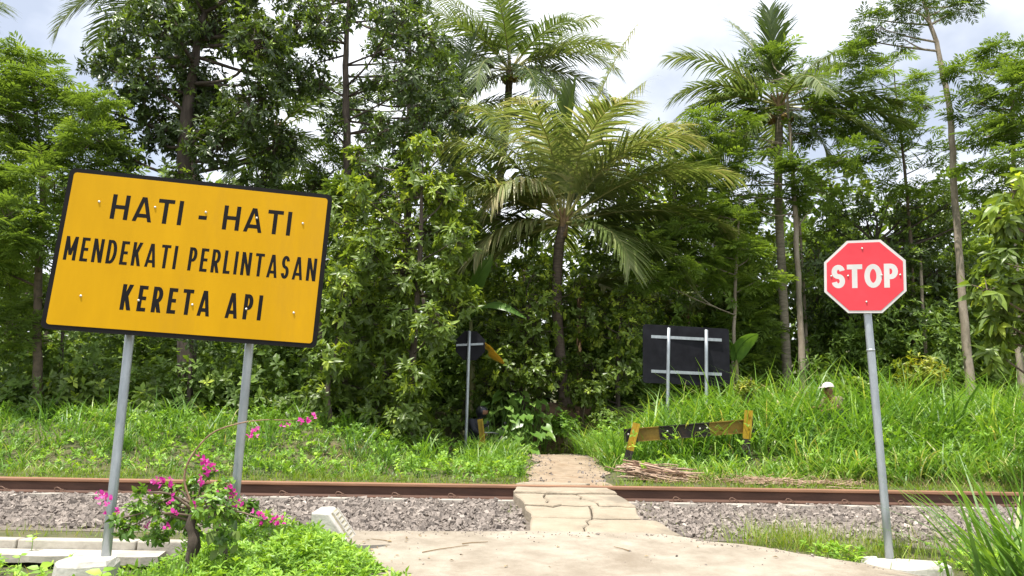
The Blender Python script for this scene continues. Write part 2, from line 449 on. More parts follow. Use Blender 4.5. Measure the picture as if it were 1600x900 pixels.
M['taro'] = leaf_mat("taro_leaf", [(0.0, (0.077, 0.165, 0.028)), (0.6, (0.132, 0.253, 0.039)), (1.0, (0.220, 0.341, 0.066))], 0.36, 0.3, spec=0.6)

# ------------------------------------------------------------------ the setting: ground, ballast bed, path, road
def grid_sheet(xs, ys, zf):
    X, Y = np.meshgrid(xs, ys)
    V = np.column_stack([X.ravel(), Y.ravel(), zf(X.ravel(), Y.ravel())])
    nx, ny = len(xs), len(ys)
    i = np.arange(ny - 1)[:, None] * nx; j = np.arange(nx - 1)[None]
    F = np.stack([i + j, i + j + 1, i + nx + j + 1, i + nx + j], -1).reshape(-1, 4)
    return V, F

xs = np.concatenate([np.linspace(-400, -30, 12)[:-1], np.linspace(-30, -9, 22)[:-1], np.arange(-9, 9, 0.2), np.linspace(9, 30, 22), np.linspace(30, 400, 12)[1:]])
ys = np.concatenate([np.linspace(-60, -4, 10)[:-1], np.arange(-4, 5, 0.3), np.arange(5, 20, 0.15), np.linspace(20, 80, 50), np.linspace(80, 900, 14)[1:]])
tag(Acc().add(*grid_sheet(xs, ys, h)).obj("ground", M['soil'], smooth=True), "dark soil under the grass on both sides of the track", "ground", kind="structure")

# red earth cut behind the bend of the path
def bank_z(x, y): return h(x, y) + 0.012
V, F = grid_sheet(np.arange(0.5, 2.2, 0.12), np.arange(17.0, 18.7, 0.12), bank_z)
tag(Acc().add(V, F).obj("earth_bank", M['bank'], smooth=True), "bare reddish earth bank where the path bends", "earth bank", kind="structure")

yy = np.concatenate([np.arange(10.35, 16.0, 0.12), np.arange(16.0, 17.15, 0.05)])
nW = 13
Vp = []
for y in yy:
    cx = float(path_x(y)); wid = 0.60 + 0.07 * math.sin(y * 3.1) + 0.05 * math.sin(y * 7.7)
    for q in range(nW):
        u = -1 + 2 * q / (nW - 1)
        x = cx + u * wid
        Vp.append((x, y, hz(x, y) + 0.014 + 0.012 * float(wob(x, y, 2.5)) * (1 - u * u)))
i = np.arange(len(yy) - 1)[:, None] * nW; j = np.arange(nW - 1)[None]
Fp = np.stack([i + j, i + j + 1, i + nW + j + 1, i + nW + j], -1).reshape(-1, 4)
tag(Acc().add(Vp, Fp).obj("path", M['path'], smooth=True), "tan dirt path leading from the crossing into the trees", "path", kind="structure")

def road_z(x, y):
    return np.interp(y, [-6, 0, 5, 6.62], [-0.3, 0.12, 0.60, 0.735]) + 0.035
road_edge = [(-4.5, -4), (-2.6, 2.0), (-1.75, 4.4), (-1.35, 5.4), (-1.42, 6.1), (-1.38, 6.48), (-0.6, 6.55), (0.1, 6.60), (0.7, 6.60), (1.18, 6.60), (1.42, 6.46), (1.62, 6.30), (1.95, 6.18), (2.2, 5.92), (2.55, 5.62), (2.85, 5.25), (3.3, 4.4), (4.2, 2.0), (5.2, -4)]
pe = smooth_path([(x, y, 0) for x, y in road_edge], 140)[:, :2]
pe = pe + rng.normal(0, 0.012, pe.shape)
def poly_sheet(poly, zf, step):
    """top of a slab cut to an outline, gridded inside so that it can follow a slope"""
    import mathutils.geometry as mg
    p = [Vector((float(a), float(b))) for a, b in poly]
    n = len(p)
    gx = np.arange(poly[:, 0].min(), poly[:, 0].max(), step); gy = np.arange(poly[:, 1].min(), poly[:, 1].max(), step)
    ins = []
    for a in gx:
        for b in gy:
            c = False
            for k in range(n):
                x1, y1 = p[k]; x2, y2 = p[k - 1]
                if (y1 > b) != (y2 > b) and a < (x2 - x1) * (b - y1) / (y2 - y1) + x1:
                    c = not c
            if c: ins.append(Vector((float(a), float(b))))
    vo, eo, fo, *_ = mg.delaunay_2d_cdt(p + ins, [(k, (k + 1) % n) for k in range(n)], [], 1, 1e-5)
    xy = np.array([(v.x, v.y) for v in vo])
    return np.column_stack([xy, zf(xy[:, 0], xy[:, 1])]), [list(f) for f in fo]
a = Acc()
rz = lambda x, y: road_z(x, y) + 0.006 * wob(x, y, 1.4)
V, F = poly_sheet(pe, rz, 0.35)
a.add(V, F)
n = len(pe)
top = np.column_stack([pe, rz(pe[:, 0], pe[:, 1])]); mid = top.copy()
ctr = pe.mean(0)
mid[:, :2] += unit(pe - ctr) * 0.02; mid[:, 2] -= 0.02
bot = mid.copy(); bot[:, 2] -= 0.15
a.add(np.vstack([top, mid, bot]), [[k, n + k, n + (k + 1) % n, (k + 1) % n] for k in range(n)] + [[n + k, 2 * n + k, 2 * n + (k + 1) % n, n + (k + 1) % n] for k in range(n)])
tag(a.obj("road", M['concrete'], smooth=True), "pale concrete road apron running up to the crossing", "road", kind="structure")

# ------------------------------------------------------------------ crossing slabs, cracked into pieces
def slab_z(y):
    return np.interp(y, [6.5, 7.0, 7.7, 8.3, 8.62], [0.80, 0.875, 0.945, 0.995, 1.014])
def jag(p, q, n, amp, seed):
    r = np.random.default_rng(seed)
    t = np.linspace(0, 1, n + 2)
    P = np.outer(1 - t, p) + np.outer(t, q)
    d = unit(np.array(q, float) - np.array(p, float)); nrm = np.array([-d[1], d[0]])
    off = r.normal(0, amp, n + 2); off[[0, -1]] = 0
    return P + off[:, None] * nrm
cross = thing("crossing_slabs", "cracked tan concrete slabs forming the walkway over the near rail", "crossing", (0.62, 7.6, 0.8))
def piece(poly, zf, thick=0.13, parent=None, name="slab", mat=None, shrink=0.008):
    p = np.asarray(poly, float)
    c = p.mean(0)
    area = 0.5 * np.sum(p[:, 0] * np.roll(p[:, 1], -1) - np.roll(p[:, 0], -1) * p[:, 1])
    if area < 0: p = p[::-1]
    p = p + unit(c - p) * shrink
    t = zf(p[:, 1]) + 0.004 * wob(p[:, 0], p[:, 1], 3)
    q = p + unit(c - p) * 0.014
    n = len(p)
    A = Acc()
    V = np.vstack([np.column_stack([p, t - thick]), np.column_stack([p, t - 0.012]), np.column_stack([q, t])])
    Fs = [list(range(2 * n, 3 * n))]
    for k in range(n):
        l = (k + 1) % n
        Fs += [[k, l, n + l, n + k], [n + k, n + l, 2 * n + l, 2 * n + k]]
    A.add(V, Fs)
    return A.obj(name, mat or M['slab'], parent)
def cc(*arcs):
    out = []
    for a_ in arcs:
        for v in a_: 
            if not out or np.linalg.norm(np.array(out[-1]) - v) > 1e-4: out.append(tuple(v))
    if np.linalg.norm(np.array(out[0]) - np.array(out[-1])) < 1e-4: out.pop()
    return out
r1a, r1b = (0.08, 8.62), (1.12, 8.62)
L1 = jag((0.05, 8.22), (1.15, 8.24), 9, 0.016, 1)        # joint below the slab row next to the rail
L2 = jag((0.15, 7.62), (1.24, 7.58), 11, 0.026, 2)
L3 = jag((0.20, 7.12), (1.20, 7.08), 8, 0.008, 3)
L4 = jag((0.18, 6.58), (1.46, 6.58), 5, 0.006, 4)
piece(cc(L1, jag((1.15, 8.24), (1.10, 8.63), 3, 0.012, 5), jag((1.10, 8.63), (0.07, 8.63), 5, 0.004, 6), jag((0.07, 8.63), (0.05, 8.22), 3, 0.015, 7)), slab_z, 0.16, cross)
c21 = jag(L1[3], L2[3], 4, 0.022, 8); c22 = jag(L1[6], L2[8], 4, 0.03, 9)
piece(cc(L1[:4], c21, L2[:4][::-1], jag(L2[0], L1[0], 3, 0.012, 10)), lambda y: slab_z(y) - 0.020, 0.14, cross)
piece(cc(L1[3:7], c22, L2[3:9][::-1], c21[::-1]), lambda y: slab_z(y) - 0.028, 0.14, cross)
piece(cc(L1[6:], jag(L1[-1], L2[-1], 3, 0.012, 11), L2[8:][::-1], c22[::-1]), lambda y: slab_z(y) - 0.022, 0.14, cross)
c3 = jag(L2[7], L3[5], 3, 0.010, 12)
piece(cc(L2[:8], c3, L3[:6][::-1], jag(L3[0], L2[0], 2, 0.006, 13)), lambda y: slab_z(y) - 0.044, 0.14, cross)
piece(cc(L2[7:], jag(L2[-1], L3[-1], 2, 0.006, 14), L3[5:][::-1], c3[::-1]), lambda y: slab_z(y) - 0.038, 0.14, cross)
L3w = np.vstack([L3, [[1.34, 7.05]]])
c4 = jag(L3[5], L4[2], 4, 0.03, 15)
piece(cc(L3[:6], c4, L4[:3][::-1], jag(L4[0], L3[0], 2, 0.005, 16)), lambda y: np.minimum(slab_z(y) - 0.055, 0.9), 0.14, cross, shrink=0.006)
piece(cc(L3w[5:], jag((1.34, 7.05), L4[-1], 3, 0.012, 17), L4[2:][::-1], c4[::-1]), lambda y: np.minimum(slab_z(y) - 0.055, 0.9), 0.14, cross, shrink=0.006)
cross2 = thing("crossing_slab", "tan concrete slab filling the gap between the two rails", "crossing", (0.65, 9.2, 0.9))
for x0, x1 in ((0.02, 0.66), (0.68, 1.24)):
    piece(cc(jag((x0, 8.79), (x1, 8.79), 3, 0.004, 20), jag((x1, 8.79), (x1, 9.69), 3, 0.006, 21), jag((x1, 9.69), (x0, 9.69), 3, 0.004, 22), jag((x0, 9.69), (x0, 8.79), 3, 0.006, 23)), lambda y: np.interp(y, [8.79, 9.69], [1.008, 0.962]), 0.15, cross2)
cross3 = thing("crossing_slab", "cracked tan concrete slab behind the far rail where the dirt path starts", "crossing", (0.7, 10.2, 0.9))
B1 = jag((0.08, 10.12), (1.02, 10.14), 6, 0.01, 24)
piece(cc(jag((0.05, 9.86), (1.30, 9.86), 4, 0.005, 25), jag((1.30, 9.86), (1.02, 10.14), 3, 0.02, 26), B1[::-1]), lambda y: 0.962 + 0 * y, 0.15, cross3)
piece(cc(B1, jag((1.02, 10.14), (1.10, 10.62), 3, 0.02, 27), jag((1.10, 10.62), (0.22, 10.66), 4, 0.02, 28), jag((0.22, 10.66), (0.08, 10.12), 3, 0.015, 29)), lambda y: np.interp(y, [10.1, 10.65], [0.972, 0.965]), 0.15, cross3)

# ------------------------------------------------------------------ railway: sleepers, rails, clips, ballast
SX = np.arange(-13.7, 13.0, 0.62) + 0.07
sleeper_me = None
half = [(-1.0, 0), (1.0, 0), (1.0, 0.15), (0.42, 0.16), (0.0, 0.12), (-0.42, 0.16), (-1.0, 0.15)]
A = Acc()
pts0 = np.array(half); n = len(pts0)
Vs = np.vstack([np.column_stack([np.full(n, -0.125), pts0[:, 0], pts0[:, 1]]), np.column_stack([np.full(n, 0.125), pts0[:, 0], pts0[:, 1]])])
A.add(Vs, [list(range(n))[::-1], [n + k for k in range(n)]] + [[k, (k + 1) % n, n + (k + 1) % n, n + k] for k in range(n)])
sleeper_me = A.mesh("sleeper", M['grey_concrete'])
k = 0
for x in SX:
    if abs(x) > 8.2: continue
    o = link("sleeper", sleeper_me)
    o.location = (x, 9.235, RAIL_TOP - 0.16 - 0.158 - 0.0275)
    o.rotation_euler = (-0.0514, 0, 0)
    tag(o, "grey concrete sleeper almost buried in the ballast under the rails", "sleeper", "sleepers under the track")

def rail_profile():
    # (half-width, height) of a flat-bottom rail, 160 mm high
    R_ = [(0.062, 0.0), (0.062, 0.010), (0.030, 0.020), (0.0085, 0.034), (0.0085, 0.112), (0.026, 0.122), (0.034, 0.128), (0.034, 0.149), (0.030, 0.157), (0.020, 0.160)]
    return np.array(R_ + [(-a_, b_) for a_, b_ in R_[::-1]])
prof = rail_profile()
def clip_mesh():
    t = np.linspace(0, 1, 22)
    # a spring clip: one coil and a leg that lies on the rail foot
    P = [(0.075, -0.055, 0.028), (0.05, -0.07, 0.032), (0.02, -0.085, 0.045), (-0.03, -0.09, 0.066), (-0.065, -0.088, 0.062), (-0.078, -0.085, 0.038), (-0.06, -0.08, 0.016), (-0.025, -0.078, 0.014), (0.0, -0.072, 0.032), (0.03, -0.05, 0.040)]
    return tube(smooth_path([(a_ * .72, b_, c_ * .9) for a_, b_, c_ in P], 26), 0.0054, 6)
cv, cf = clip_mesh()
clip_front = Acc().add(cv, cf).mesh("rail_clip", M['clip'], True)
for which, ry in enumerate(RAIL_Y):
    xr = np.arange(-16, 16.01, 0.5)
    n = len(prof)
    V = np.stack([np.column_stack([np.full(n, x), ry + prof[:, 0], RAIL_TOP - 0.16 - 0.055 * which + prof[:, 1] + 0.004 * math.sin(x * 0.4)]) for x in xr]).reshape(-1, 3)
    Fb, Fh = [], []
    for s in range(len(xr) - 1):
        for q in range(n):
            l = (q + 1) % n
            f = [s * n + q, s * n + l, (s + 1) * n + l, (s + 1) * n + q]
            (Fh if (5 <= q <= 13) else Fb).append(f)
    A = Acc(); A.add(V, Fb, mat=0); A.F.append((np.array(Fh), 1))
    rl = A.obj("rail", [M['rail'], M['rail_head']])
    tag(rl, ["rusty brown rail nearer the road, in front of the other", "rusty rail farther from the road, mostly hidden behind the nearer one"][which], "rail", "rails of the single track")
    for x in SX:
        if abs(x) > 8.2 or (-0.05 < x < 1.3): continue
        c = link("rail_clip", clip_front, rl)
        c.location = (x, ry, RAIL_TOP - 0.16 - 0.055 * which)

ico = np.array([(0, 1, 1.618), (0, -1, 1.618), (0, 1, -1.618), (0, -1, -1.618), (1, 1.618, 0), (-1, 1.618, 0), (1, -1.618, 0), (-1, -1.618, 0), (1.618, 0, 1), (-1.618, 0, 1), (1.618, 0, -1), (-1.618, 0, -1)]) / 1.9
icf = np.array([(0, 1, 8), (0, 8, 4), (0, 4, 5), (0, 5, 9), (0, 9, 1), (1, 6, 8), (8, 6, 10), (8, 10, 4), (4, 10, 2), (4, 2, 5), (5, 2, 11), (5, 11, 9), (9, 11, 7), (9, 7, 1), (1, 7, 6), (3, 6, 7), (3, 7, 11), (3, 11, 2), (3, 2, 10), (3, 10, 6)])
def rand_rot(n, tilt=1.0):
    q = unit(rng.normal(0, 1, (n, 4)) * np.array([1, tilt, tilt, 1]))
    w, x, y, z = q.T
    return np.stack([np.stack([1 - 2 * (y * y + z * z), 2 * (x * y - z * w), 2 * (x * z + y * w)], -1), np.stack([2 * (x * y + z * w), 1 - 2 * (x * x + z * z), 2 * (y * z - x * w)], -1), np.stack([2 * (x * z - y * w), 2 * (y * z + x * w), 1 - 2 * (x * x + y * y)], -1)], 1)
CUBE8 = np.array([[x_, y_, z_] for x_ in (-1, 1) for y_ in (-1, 1) for z_ in (-1, 1)], float) * .78
CUBEF = np.array([[0, 1, 3], [0, 3, 2], [4, 6, 7], [4, 7, 5], [0, 4, 5], [0, 5, 1], [2, 3, 7], [2, 7, 6], [0, 2, 6], [0, 6, 4], [1, 5, 7], [1, 7, 3]])
def stones(A, x, y, zf, size, sink=0.25):
    vn = 9
    lot = rng.integers(0, vn, len(x))
    for v in range(vn):
        tv = CUBE8 * (1 + rng.uniform(-0.30, 0.15, (8, 1))) + rng.uniform(-.2, .2, (8, 3))
        s = lot == v; m = s.sum()
        sz = size[s][:, None] * rng.uniform(0.7, 1.35, (m, 3)) * np.array([1.15, 0.95, 0.75])
        P = np.column_stack([x[s], y[s], zf(x[s], y[s]) + sz[:, 2] * (0.5 - sink)])
        A.add(*scatter(tv, CUBEF, P, rand_rot(m, 0.9), sz, np.clip(rng.normal(0.5, 0.22, m), 0, 1)))
A = Acc()
n = 34000
x = rng.uniform(-8.3, 7.2, n); y = 6.72 + 1.95 * rng.power(1.15, n)
# edge of the stones wanders, clear of the slabs, the rail foot and the kerb
ok = ~((x > 0.14) & (x < 1.2 + 0.28 * (7.4 - y).clip(0, 1)) & (y < 8.66)) & (y < 8.63) & (y > 6.70 + 0.16 * wob(x, y * 0, 1.3) + 0.12 * (x < -1.5))
near_sl = np.min(np.abs(x[:, None] - SX[None]), 1) < .125
ok &= ~(near_sl & (y > 8.36) & (rng.uniform(0, 1, n) < .8))
x, y = x[ok], y[ok]
stones(A, x, y, lambda a_, b_: h(a_, b_) + 0.006, np.clip(rng.lognormal(math.log(0.0172), 0.34, len(x)), 0.009, 0.034))
n = 2600
x = rng.uniform(-8.5, 8.5, n); y = rng.uniform(8.8, 10.75, n)
ok = ~((x > -0.05) & (x < 1.35)) & (np.abs(y - 9.77) > 0.09)
stones(A, x[ok], y[ok], lambda a_, b_: h(a_, b_) - 0.02, np.full(ok.sum(), 0.031))
tag(A.obj("ballast_gravel", M['stone']), "grey-brown crushed stone ballast along the track", "gravel", kind="stuff")
# finer bed below the stones so that no soil shows between them
V, F = grid_sheet(np.arange(-14, 14.01, 0.25), np.arange(6.62, 10.9, 0.12), lambda a_, b_: h(a_, b_) + 0.004)
tag(Acc().add(V, F).obj("track_bed", M['ballast_bed'], smooth=True), "grey fines under the ballast stones of the track bed", "track bed", kind="structure")
# loose gravel beside the path behind the track
A = Acc()
n = 420
y = rng.uniform(10.7, 16.2, n); x = path_x(y) + rng.choice([-1, 1], n) * np.abs(rng.normal(0.45, 0.16, n))
stones(A, x, y, lambda a_, b_: h(a_, b_) + 0.014, rng.lognormal(math.log(.009), .5, n).clip(.004, .026))
tag(A.obj("path_pebbles", M['stone']), "small loose pebbles along the edges of the dirt path", "pebbles", kind="stuff")

# ------------------------------------------------------------------ signs
def plate_frame(c4):
    """centre, axes and size of the rectangle through four corners TL TR BR BL"""
    TL, TR, BR, BL = [np.array(c) for c in c4]
    c = (TL + TR + BR + BL) / 4
    ax = (TR + BR - TL - BL) / 2; w = np.linalg.norm(ax); X = ax / w
    ay = (TL + TR - BL - BR) / 2; ay = ay - (ay @ X) * X; hh = np.linalg.norm(ay); Yv = ay / hh
    return c, X, Yv, np.cross(X, Yv), w, hh       # last axis points out of the face
def round_rect(w, hh, r, seg=5):
    P = []
    for sx, sy, a0 in ((1, 1, 0), (-1, 1, 90), (-1, -1, 180), (1, -1, 270)):
        for q in range(seg + 1):
            t = math.radians(a0 + 90 * q / seg)
            P.append((sx * (w / 2 - r) + r * math.cos(t), sy * (hh / 2 - r) + r * math.sin(t)))
    return np.array(P)
def plate(poly, d0, d1, frame):
    c, X, Yv, Z = frame[:4]
    V, F = prism(poly, d0, d1)
    return c + V[:, :1] * X + V[:, 1:2] * Yv + V[:, 2:3] * Z, F
def arc(cx, cy, rx, ry, a0, a1, n=10):
    return [(cx + rx * math.cos(math.radians(a0 + (a1 - a0) * i / n)), cy + ry * math.sin(math.radians(a0 + (a1 - a0) * i / n))) for i in range(n + 1)]
def glyph(ch, W, t):
    """strokes of a capital, height 1, width W, stroke weight t: ('b', polyline) ribbons and ('d', x0, y0, x1, y1) diagonals cut level"""
    q = t / 2; S = []
    V = lambda x: ('b', [(x, 0), (x, 1)])
    Hh = lambda y, x0, x1: ('b', [(x0, y), (x1, y)])
    if ch == 'H': S = [V(q), V(W - q), Hh(.5, q, W - q)]
    elif ch == 'I': S = [V(W / 2)]
    elif ch == 'T': S = [V(W / 2), Hh(1 - q, 0, W)]
    elif ch == 'E': S = [V(q), Hh(1 - q, 0, W), Hh(q, 0, W), Hh(.51, q, W * .92)]
    elif ch == 'L': S = [V(q), Hh(q, 0, W)]
    elif ch == '-': S = [Hh(.40, 0, W)]
    elif ch == 'A': S = [('d', q * .9, 0, W / 2 - q * .2, 1), ('d', W - q * .9, 0, W / 2 + q * .2, 1), Hh(.24, W * .2, W * .8)]
    elif ch == 'N': S = [V(q), V(W - q), ('d', q * 1.15, 1, W - q * 1.15, 0)]
    elif ch == 'M': S = [V(q), V(W - q), ('d', q * 1.1, 1, W / 2, .22), ('d', W - q * 1.1, 1, W / 2, .22)]
    elif ch == 'K': S = [V(q), ('d', q * 1.6, .38, W - q * 1.2, 1), ('d', W * .42, .56, W - q * 1.1, 0)]
    elif ch == 'D': S = [V(q), ('b', [(q, 1 - q), (W * .42, 1 - q)] + arc(W * .42, .5, W * .58 - q, .5 - q, 90, -90, 14)[1:] + [(q, q)])]
    elif ch in 'PR':
        r = .275 - q * .5
        S = [V(q), ('b', [(q, 1 - q), (W * .48, 1 - q)] + arc(W * .48, 1 - q - r, W * .52 - q, r, 90, -90, 10)[1:] + [(q, 1 - q - 2 * r)])]
        if ch == 'R': S.append(('d', W * .45, 1 - q - 2 * r, W - q * 1.1, 0))
    elif ch == 'O': S = [('b', arc(W / 2, .5, W / 2 - q, .5 - q, 90, 450, 32))]
    elif ch == 'S':
        r = (1 - t) / 4; rx = W / 2 - q
        S = [('b', arc(W / 2, 1 - q - r, rx, r, 12, 180, 12) + arc(W / 2, 1 - q - r, rx, r, 180, 262, 5)[1:] + arc(W / 2, q + r, rx, r, 82, 0, 5) + arc(W / 2, q + r, rx, r, 0, -168, 12)[1:])]
    return S
GW = {'H': .70, 'A': .78, 'T': .66, 'I': .0, '-': .34, ' ': .30, 'M': .84, 'E': .54, 'N': .72, 'D': .68, 'K': .68, 'P': .58, 'R': .62, 'L': .50, 'S': .58, 'O': .74}
def text_on(body, frame, u0, u1, v0, v1, depth, name, mat, parent, weight=.17, gap=.16, wide=None):
    """lettering filling the box u0..u1, v0..v1 (fractions from the top left corner) of a plate"""
    c, X, Yv, Z, w, hh = frame
    Hm = (v1 - v0) * hh; Wm = (u1 - u0) * w / Hm
    n = len(body)
    flex = sum(GW[ch] for ch in body if ch not in 'I')
    fixed = sum(weight for ch in body if ch == 'I') + gap * (n - 1)
    k = (Wm - fixed) / flex
    A = Acc(); x = 0; lvl = 0
    for ch in body:
        Wc = weight if ch == 'I' else GW[ch] * k
        for st in glyph(ch, Wc, weight):
            if st[0] == 'd':
                _, x0, y0, x1, y1 = st
                th = weight * .5 * math.hypot(x1 - x0, y1 - y0) / abs(y1 - y0)
                th = min(th, weight * .7) * (.88 if ch in 'AMN' else 1)
                P = [(x0 - th, y0), (x0 + th, y0), (x1 + th, y1), (x1 - th, y1)]
                if y1 < y0: P = P[::-1]
                P = np.array(P); F = [[0, 1, 2, 3]]
            else:
                C = np.array(st[1], float); T = np.gradient(C, axis=0)
                closed = np.linalg.norm(C[0] - C[-1]) < 1e-6
                d = unit(np.diff(C, axis=0)); m = len(C)
                N_ = np.zeros((m, 2))
                for i in range(m):
                    da = d[i - 1] if i > 0 else (d[-1] if closed else d[0]); db = d[i] if i < m - 1 else (d[0] if closed else d[-1])
                    na, nb = np.array([-da[1], da[0]]), np.array([-db[1], db[0]])
                    s_ = na + nb; N_[i] = s_ / max(.35, (s_ @ s_) / 2)
                P = np.vstack([C + N_ * weight / 2, C - N_ * weight / 2]); F = [[i, m + i, m + i + 1, i + 1] for i in range(m - 1)]
            Q = P + [x, 0]
            lx = (u0 - .5) * w + Q[:, 0] * Hm; ly = (.5 - v1) * hh + Q[:, 1] * Hm
            A.add(c + lx[:, None] * X + ly[:, None] * Yv + (depth + lvl * .00010) * Z, F)
            lvl = (lvl + 1) % 4
        x += Wc + gap
    return A.obj(name, mat, parent)
def dome(r, d, n=8):
    V = [(r * math.cos(2 * math.pi * q / n), r * math.sin(2 * math.pi * q / n), 0) for q in range(n)]
    V += [(0.7 * r * math.cos(2 * math.pi * q / n), 0.7 * r * math.sin(2 * math.pi * q / n), d * 0.75) for q in range(n)] + [(0, 0, d)]
    F = [[q, (q + 1) % n, n + (q + 1) % n, n + q] for q in range(n)] + [[n + q, n + (q + 1) % n, 2 * n] for q in range(n)]
    return np.array(V), F
def bolts(parent, frame, uv, r, d):
    c, X, Yv, Z, w, hh = frame
    V, F = dome(r, d)
    for u, v in uv:
        p = c + (u - .5) * w * X + (.5 - v) * hh * Yv + 0.006 * Z
        Acc().add(p + V[:, :1] * X + V[:, 1:2] * Yv + V[:, 2:3] * Z, F).obj("bolt", M['bolt'], parent, True)
def post(parent, p0, p1, r, mat=None):
    return Acc().add(*tube(np.linspace(p0, p1, 6), r, 20)).obj("post", mat or M['galv'], parent, True)

# big yellow warning board
fr = plate_frame([at(105, 260, 5.12), at(517, 306, 5.44), at(497, 543, 5.42), at(68, 515, 5.10)])
c, X, Yv, Z, w, hh = fr
s = thing("warning_sign", "large yellow board with black lettering on two galvanised posts left of the road", "sign", (at(160, 872, 5.2).x, 5.2, 0.6))
Acc().add(*plate(round_rect(w, hh, 0.04), -0.012, 0.002, fr)).obj("border", M['black'], s)
Acc().add(*plate(round_rect(w - 0.064, hh - 0.064, 0.022), 0.002, 0.005, fr)).obj("panel", M['yellow'], s)
text_on("HATI - HATI", fr, .172, .850, .142, .300, .0054, "lettering", M['black'], s, .158, .17)
text_on("MENDEKATI PERLINTASAN", fr, .034, .968, .432, .580, .0054, "lettering", M['black'], s, .126, .15)
text_on("KERETA API", fr, .262, .778, .697, .855, .0054, "lettering", M['black'], s, .145, .20)
bolts(s, fr, [(.125, .20), (.33, .20), (.52, .20), (.715, .205), (.895, .21), (.12, .79), (.325, .79), (.52, .79), (.72, .79), (.90, .79)], 0.009, 0.008)
for (bx, by), (tx, ty), Y0, Y1 in (((160, 878), (203, 480), 5.25, 5.285), ((362, 812), (391, 500), 5.52, 5.445)):
    b0, t0 = atn(bx, by, Y0), atn(tx, ty, Y1)
    back = -Z * 0.062
    p_top = t0 + back + (t0 - b0) * 0.5; p_bot = b0 + back - (t0 - b0) * 0.10
    post(s, p_bot, p_top, 0.0315)
for v in (.20, .79):      # flat steel stiffeners behind the board that take the bolts
    V, F = box((0, 0, 0), (w * 0.86, 0.04, 0.012))
    Acc().add(c + (.5 - v) * hh * Yv - 0.0185 * Z + V[:, :1] * X + V[:, 1:2] * Yv + V[:, 2:3] * Z, F).obj("stiffener", M['galv'], s)
# rough footing under the front post
def rubble(name, label, cat, cx, cy, w_, d_, z0, z1, mat, seed, n=9):
    r = np.random.default_rng(seed)
    ang = np.sort((np.arange(n) + r.uniform(-.3, .3, n)) * 2 * math.pi / n)
    rad = r.uniform(0.82, 1.1, n)
    P = np.column_stack([cx + w_ / 2 * rad * np.cos(ang), cy + d_ / 2 * rad * np.sin(ang)])
    cI = np.array([cx, cy]); A = Acc()
    lv = [(1.08, z0), (1.06, z0 + (z1 - z0) * .45), (1.0, z1 - 0.025), (0.9, z1)]
    V = np.vstack([np.column_stack([cI + (P - cI) * k_, zz + r.normal(0, 0.007, n)]) for k_, zz in lv])
    F = [list(range(3 * n, 4 * n))] + [[l * n + q, l * n + (q + 1) % n, (l + 1) * n + (q + 1) % n, (l + 1) * n + q] for l in range(3) for q in range(n)]
    return tag(A.add(V, F).obj(name, mat), label, cat)
pf = atn(150, 876, 5.22)
rubble("sign_footing", "rough pale concrete block at the foot of the yellow board's front post", "footing", pf[0] - 0.03, 5.20, 0.40, 0.36, 0.40, pf[2] + 0.01, M['white_concrete'], 3)

# STOP sign, turned towards the road
def oct_frame(px, py, Y, yaw, tilt, W):
    c = atn(px, py, Y)
    X = np.array([math.cos(yaw), -math.sin(yaw), 0.0]); Z = np.array([-math.sin(yaw), -math.cos(yaw), 0.0]); U = np.array([0, 0, 1.0])
    X2 = X * math.cos(tilt) - U * math.sin(tilt); Y2 = U * math.cos(tilt) + X * math.sin(tilt)
    return (c, X2, Y2, Z, W, W)
def octagon(W):
    a_ = W / 2 * math.tan(math.pi / 8); q = W / 2
    return np.array([(q, -a_), (q, a_), (a_, q), (-a_, q), (-q, a_), (-q, -a_), (-a_, -q), (a_, -q)])
fs = oct_frame(1350.5, 431.8, 6.1, math.radians(24), math.radians(3.0), 0.615)
c, X, Yv, Z, w, hh = fs
pb = atn(1391, 879, 6.1)
s = thing("stop_sign", "red octagonal STOP sign on a galvanised post right of the road", "sign", (pb[0], 6.1, pb[2]))
Acc().add(*plate(octagon(.615), -0.004, 0.002, fs)).obj("border", M['sign_white'], s)
Acc().add(*plate(octagon(.615 - .042), 0.002, 0.005, fs)).obj("panel", M['red'], s)
text_on("STOP", fs, .095, .905, .335, .660, .0054, "lettering", M['sign_white'], s, .205, .075)
bolts(s, fs, [(.48, .115), (.52, .85), (.09, .49), (.30, .49), (.71, .49), (.93, .49)], 0.0085, 0.009)
V, F = box((0, 0, 0), (0.53, 0.035, 0.01))
Acc().add(c + 0.01 * hh * Yv - 0.0105 * Z + V[:, :1] * X + V[:, 1:2] * Yv + V[:, 2:3] * Z, F).obj("stiffener", M['galv'], s)
dz = unit(c - pb)
post(s, pb - dz * 0.12 - Z * 0.05, c + dz * 0.26 - Z * 0.05, 0.031)
V, F = tube(np.array([c - dz * 0.62, c - dz * 0.60]) - Z * 0.05, 0.0325, 20)
Acc().add(V, F).obj("collar", M['galv'], s, True)
pf = at(1418, 889, 6.0)
rubble("sign_footing", "broken white concrete footing around the STOP sign post", "footing", pf.x + 0.02, 6.0, 0.70, 0.46, 0.42, pf.z + 0.045, M['white_concrete'], 8, 13)
rubble("concrete_lump", "small white concrete lump just left of the STOP sign footing", "concrete lump", at(1362, 879, 6.2).x, 6.22, 0.15, 0.12, 0.5, at(1362, 879, 6.2).z + 0.035, M['white_concrete'], 5, 8)

